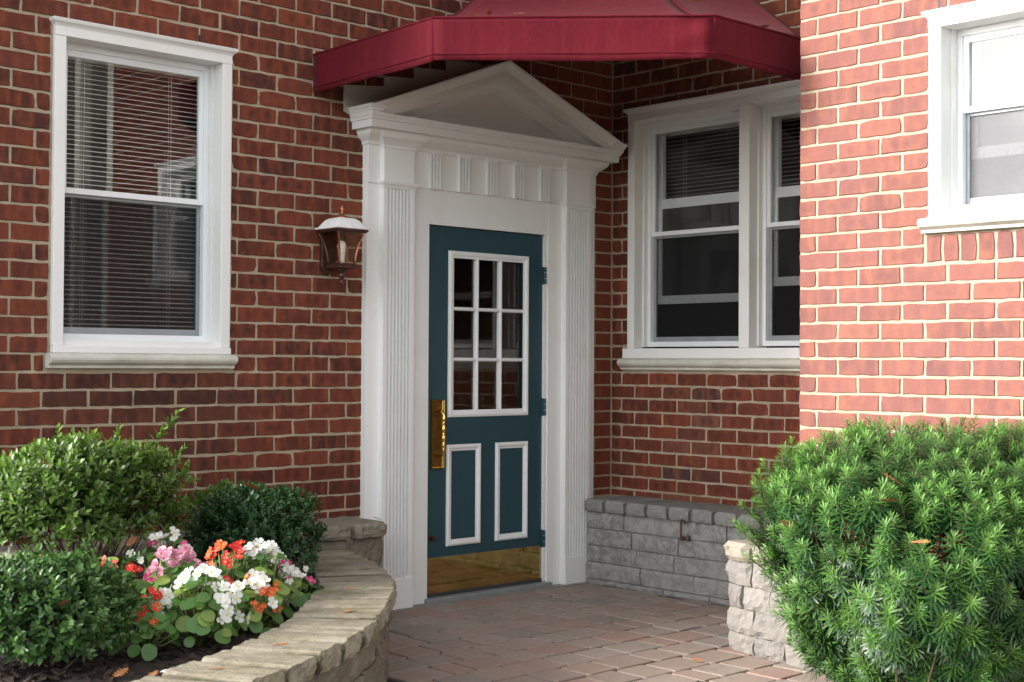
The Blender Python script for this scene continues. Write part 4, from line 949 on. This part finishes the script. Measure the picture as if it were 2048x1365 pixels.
def begonia(label, base, h, r, kind, nl, nf, seed, group=None, fr=.024):
    rs = random.Random(seed); T = Thing('begonia', label, 'flower', base, group=group); st = MB(); bz = Vector(base)
    tips = []
    for i in range(7):
        an = i*2*math.pi/7+rs.uniform(-.3, .3); e = bz+Vector((math.cos(an)*r*.55, math.sin(an)*r*.55, h*rs.uniform(.6, .85))); tips.append(e)
        st.tube([bz, bz.lerp(e, .5)+Vector((math.cos(an), math.sin(an), 0))*.015, e], [.005, .004, .003], 6)
    nl = int(nl*2.2); nf = int(nf*2.5)
    for i in range(nl):
        t = (i+.5)/nl; ph = i*2.39996+rs.uniform(-.3, .3); el = math.asin(min(1, max(-.1, 1-1.05*t))); rad_ = rs.uniform(.72, 1.0)
        p = bz+Vector((math.cos(ph)*math.cos(el)*r*rad_, math.sin(ph)*math.cos(el)*r*rad_, h*.18+h*.68*math.sin(el)*rad_))
        L = rs.uniform(.038, .064); nz = Vector((math.cos(ph)*math.cos(el)*.9, math.sin(ph)*math.cos(el)*.9, .75+math.sin(el)))+TOCAM*.25+Vector((rs.gauss(0, .2), rs.gauss(0, .2), 0))
        pale = rs.random() < .22; o = T.inst('leaf', rs.choice(BLP if pale else BL), 'pale_leaf' if pale else 'begonia_leaf', p, frame(nz, rs.uniform(0, 6.3)), (L, L, L))
        st.tube([bz+Vector((0, 0, h*.15)), bz.lerp(p, .6), p+(o.rotation_euler.to_matrix() @ Vector((.05*L, 0, 0)))], .0018, 4)
    for i in range(nf):
        ph = rs.uniform(0, 6.3); el = rs.uniform(.1, 1.4); k = rs.choice(kind)
        d_ = Vector((math.cos(ph)*math.cos(el), math.sin(ph)*math.cos(el), math.sin(el)))+TOCAM*.25; p = bz+Vector((d_.x*r*1.02, d_.y*r*1.02, h*.26+h*.64*d_.z))
        cl = rs.choice((1, 2, 3, 3, 4))
        for q_ in range(cl):
            pp = p+Vector((rs.gauss(0, .016), rs.gauss(0, .016), rs.gauss(0, .012))) if q_ else p; L = fr*rs.uniform(.75, 1.2)*(1.2 if k == 'pink' else (.72 if k in ('orange', 'red') else 1))
            rot = frame(d_+TOCAM*.7+Vector((rs.gauss(0, .35), rs.gauss(0, .35), rs.gauss(0, .3))), rs.uniform(0, 6.3))
            o = T.inst('flower', rs.choice(FLM[k]), None, pp, rot, (L, L, L))
            if k != 'pink': s2 = link('stamens', pol, None, o)
        st.tube([bz+Vector((0, 0, h*.3)), bz.lerp(p, .6)+Vector((0, 0, .01)), p], [.0025, .002, .0015], 5)
    T.part('stems', st, 'green_stem', smooth=True)
W_, Rd, Pk, Mg, Or = 'white', 'red', 'pink', 'magenta', 'orange'
begonia('white flowering begonia with pale green leaves at the middle of the bed edge', (-3.80, -1.57, SOIL), .30, .145, [W_], 44, 9, 1)
begonia('tall white begonia cluster behind the pink one', (-3.60, -1.00, SOIL), .36, .12, [W_, W_, W_, Mg], 34, 9, 2)
begonia('double pink begonia between the white ones', (-3.73, -1.30, SOIL), .34, .12, [Pk], 30, 9, 3, fr=.02)
begonia('red begonia next to the low glossy shrub', (-3.98, -1.28, SOIL), .33, .14, [Rd], 34, 7, 4)
begonia('red begonia with dark leaves, lowest beside the mulch', (-4.0, -1.55, SOIL), .24, .11, [Rd, Or, Rd], 26, 5, 5)
begonia('red and orange begonia crowded among the white ones', (-3.50, -1.28, SOIL), .34, .12, [Rd, Or, Rd], 32, 9, 6)
begonia('white begonia close to the capstones, with broad leaves', (-3.38, -1.30, SOIL), .33, .13, [W_, W_, Or], 36, 8, 7)
begonia('orange begonia against the curved planter wall', (-3.56, -1.52, SOIL), .22, .11, [Or, W_], 28, 6, 8)
begonia('small white and magenta begonia at the dark rounded shrub', (-3.23, -1.12, SOIL), .28, .12, [W_, Mg, W_], 30, 6, 9)
begonia('magenta begonia sprawling onto the capstones', (-3.17, -1.25, SOIL), .17, .10, [Mg, W_], 20, 3, 10)

o = link('plant_tag', mesh('plant_tag', *(lambda b: (b.v, b.f))(MB().loft([[(x*.03, y*.012, 0) for x, y in ((-1, -.6), (-.2, -1), (.2, -.3), (.9, -.8), (1, .5), (.1, .9), (-.7, .7))], [(x*.028, y*.011, .003) for x, y in ((-1, -.6), (-.2, -1), (.2, -.3), (.9, -.8), (1, .5), (.1, .9), (-.7, .7))]]))), 'white_plastic', None, (-4.12, -1.93, SOIL+.022), (.1, -.1, -.7)); o['label'] = 'small white plastic scrap lying on the dark mulch'; o['category'] = 'litter'

# broad leaved hosta by the needle shrub foot
T = Thing('hosta', 'light green broad leaved plant at the foot of the needle leaved shrub', 'plant', (-2.06, -3.52, 0))
hv, hf = leaf_shape(1, .5, .3, .35, 4); hm = [mesh('leaf', [tuple(p) for p in hv], hf, True)]
for i in range(16):
    an = i*2.39996; el = random.uniform(.35, 1.1); d_ = Vector((math.cos(an)*math.cos(el), math.sin(an)*math.cos(el), math.sin(el))); L = random.uniform(.13, .2)
    xax = d_; up = Vector((0, 0, 1)); yv = up.cross(xax).normalized(); zv = xax.cross(yv); rot = Matrix((xax, yv, zv)).transposed().to_euler()
    T.inst('leaf', hm[0], 'hosta_leaf', Vector((-2.06, -3.52, .04))+d_*random.uniform(.02, .12), rot, (L, L, L))
T.part('stems', MB().lathe((-2.06, -3.52, 0), [(.03, 0), (.045, .04), (.03, .12), (.01, .16)], 8), 'green_stem')

# ---------------------------------------------------------------- fallen leaves
def oak(seed):
    r = random.Random(seed); pts = []; n = 9
    up = [(0, .02)]
    for i in range(n): t = (i+1)/(n+1); up.append((t, (.30 if i % 2 == 0 else .07)*math.sin(math.pi*min(1, t*.85+.12))*r.uniform(.8, 1.2)+.02))
    v = [(0, 0, 0)]; mid = []; 
    curl = r.uniform(.2, .8); z = lambda x, y: curl*(.35*y*y*4+.22*(x-.5)**2)+r.uniform(-.015, .015)
    L_ = [(x, y, z(x, y)) for x, y in up]; Rr = [(x, -y*r.uniform(.8, 1.2), z(x, y)) for x, y in up]; C_ = [(x, 0, z(x, 0)*.6) for x, y in up]
    V = L_+C_+Rr+[(1.05, 0, curl*.1)]; m = len(up); f = []
    for i in range(m-1): f += [(i, i+1, m+i+1, m+i), (m+i, m+i+1, 2*m+i+1, 2*m+i)]
    f += [(m-1, 3*m, 2*m-1), (2*m-1, 3*m, 3*m-1)]
    V += [(-.25, .008, .01), (-.25, -.008, .01)]; k = 3*m+1; f.append((0, k, k+1, 2*m)); return mesh('leaf', V, f, True)
OK_ = [oak(i) for i in range(6)]
def fallen(p, L, label, group, tilt=.25, sz=None):
    o = link('fallen_leaf', random.choice(OK_), 'dead_leaf', None, p, (random.uniform(-tilt, tilt), random.uniform(-tilt, tilt), random.uniform(0, 6.3))); o.scale = (L, L, L); o['label'] = label; o['category'] = 'leaf'; o['group'] = group
for p in ((-3.02, -1.37, .398), (-3.33, -1.78, .398), (-3.80, -2.11, .398), (-2.62, -.95, .398), (-4.15, -2.30, .398)): fallen(p, .052, 'dry brown leaf lying on the curved capstones', 'leaves on the capstones', .1)
for x, y in ((-4.28, -1.87), (-4.20, -1.95), (-4.05, -1.98), (-3.88, -1.92), (-3.98, -2.06), (-3.70, -1.85), (-3.06, -1.06), (-2.98, -1.12), (-2.93, -1.00), (-3.12, -1.20), (-4.4, -2.05), (-3.35, -1.55), (-3.16, -.98), (-4.5, -1.95)): fallen((x, y, SOIL+.016), .065, 'dry brown leaf on the dark mulch of the flower bed', 'leaves on the mulch', .5)
for p in ((-4.0, -.82, .93), (-3.72, -.95, .62), (-4.45, -1.25, .66), (-4.33, -1.3, .60), (-3.06, -.80, .755), (-4.38, -1.72, .53)): fallen(p, .085, 'curled brown leaf caught in a planter shrub', 'leaves caught in planter shrubs', .8)
YL = [p for p in YP if p[2] > .72 and (p[:2]-np.array((-1.72, -3.2)))@np.array((-.685, -.729)) > (.25 if p[2] < .95 else -.2)]
for p in [YL[int(k*len(YL)/9)] for k in range(9)]: fallen((p[0]-.02, p[1]-.02, p[2]+.01), .07, 'curled brown leaf caught in the needle leaved shrub', 'leaves caught in the needle shrub', .9)
for p in ((-1.55, -1.98, .004), (-2.0, -.28, .51)): fallen(p, .045, 'small dry leaf on the pavers by the tan wall' if p[2] < .1 else 'small dry leaf on the stone ledge at the pilaster', 'single dry leaves', .6)
for t, v in ((.12, .10), (.16, .12), (.30, .14)):
    bx, by = -2.30+.87*t, -1.02-.92*t; tx, ty = -.9+.4*t, -.3-.1*t; fallen((bx+(tx-bx)*v, by+(ty-by)*v, ZV1+HR*v**1.6+.012), .07, 'dry leaf resting on the awning roof', 'leaves on the awning', .3)
fallen((-1.20, -1.70, 3.02), .07, 'dry leaf resting on the awning roof', 'leaves on the awning', .3); fallen((-.97, -1.90, 2.90), .08, 'dry leaf resting on the awning roof', 'leaves on the awning', .3)
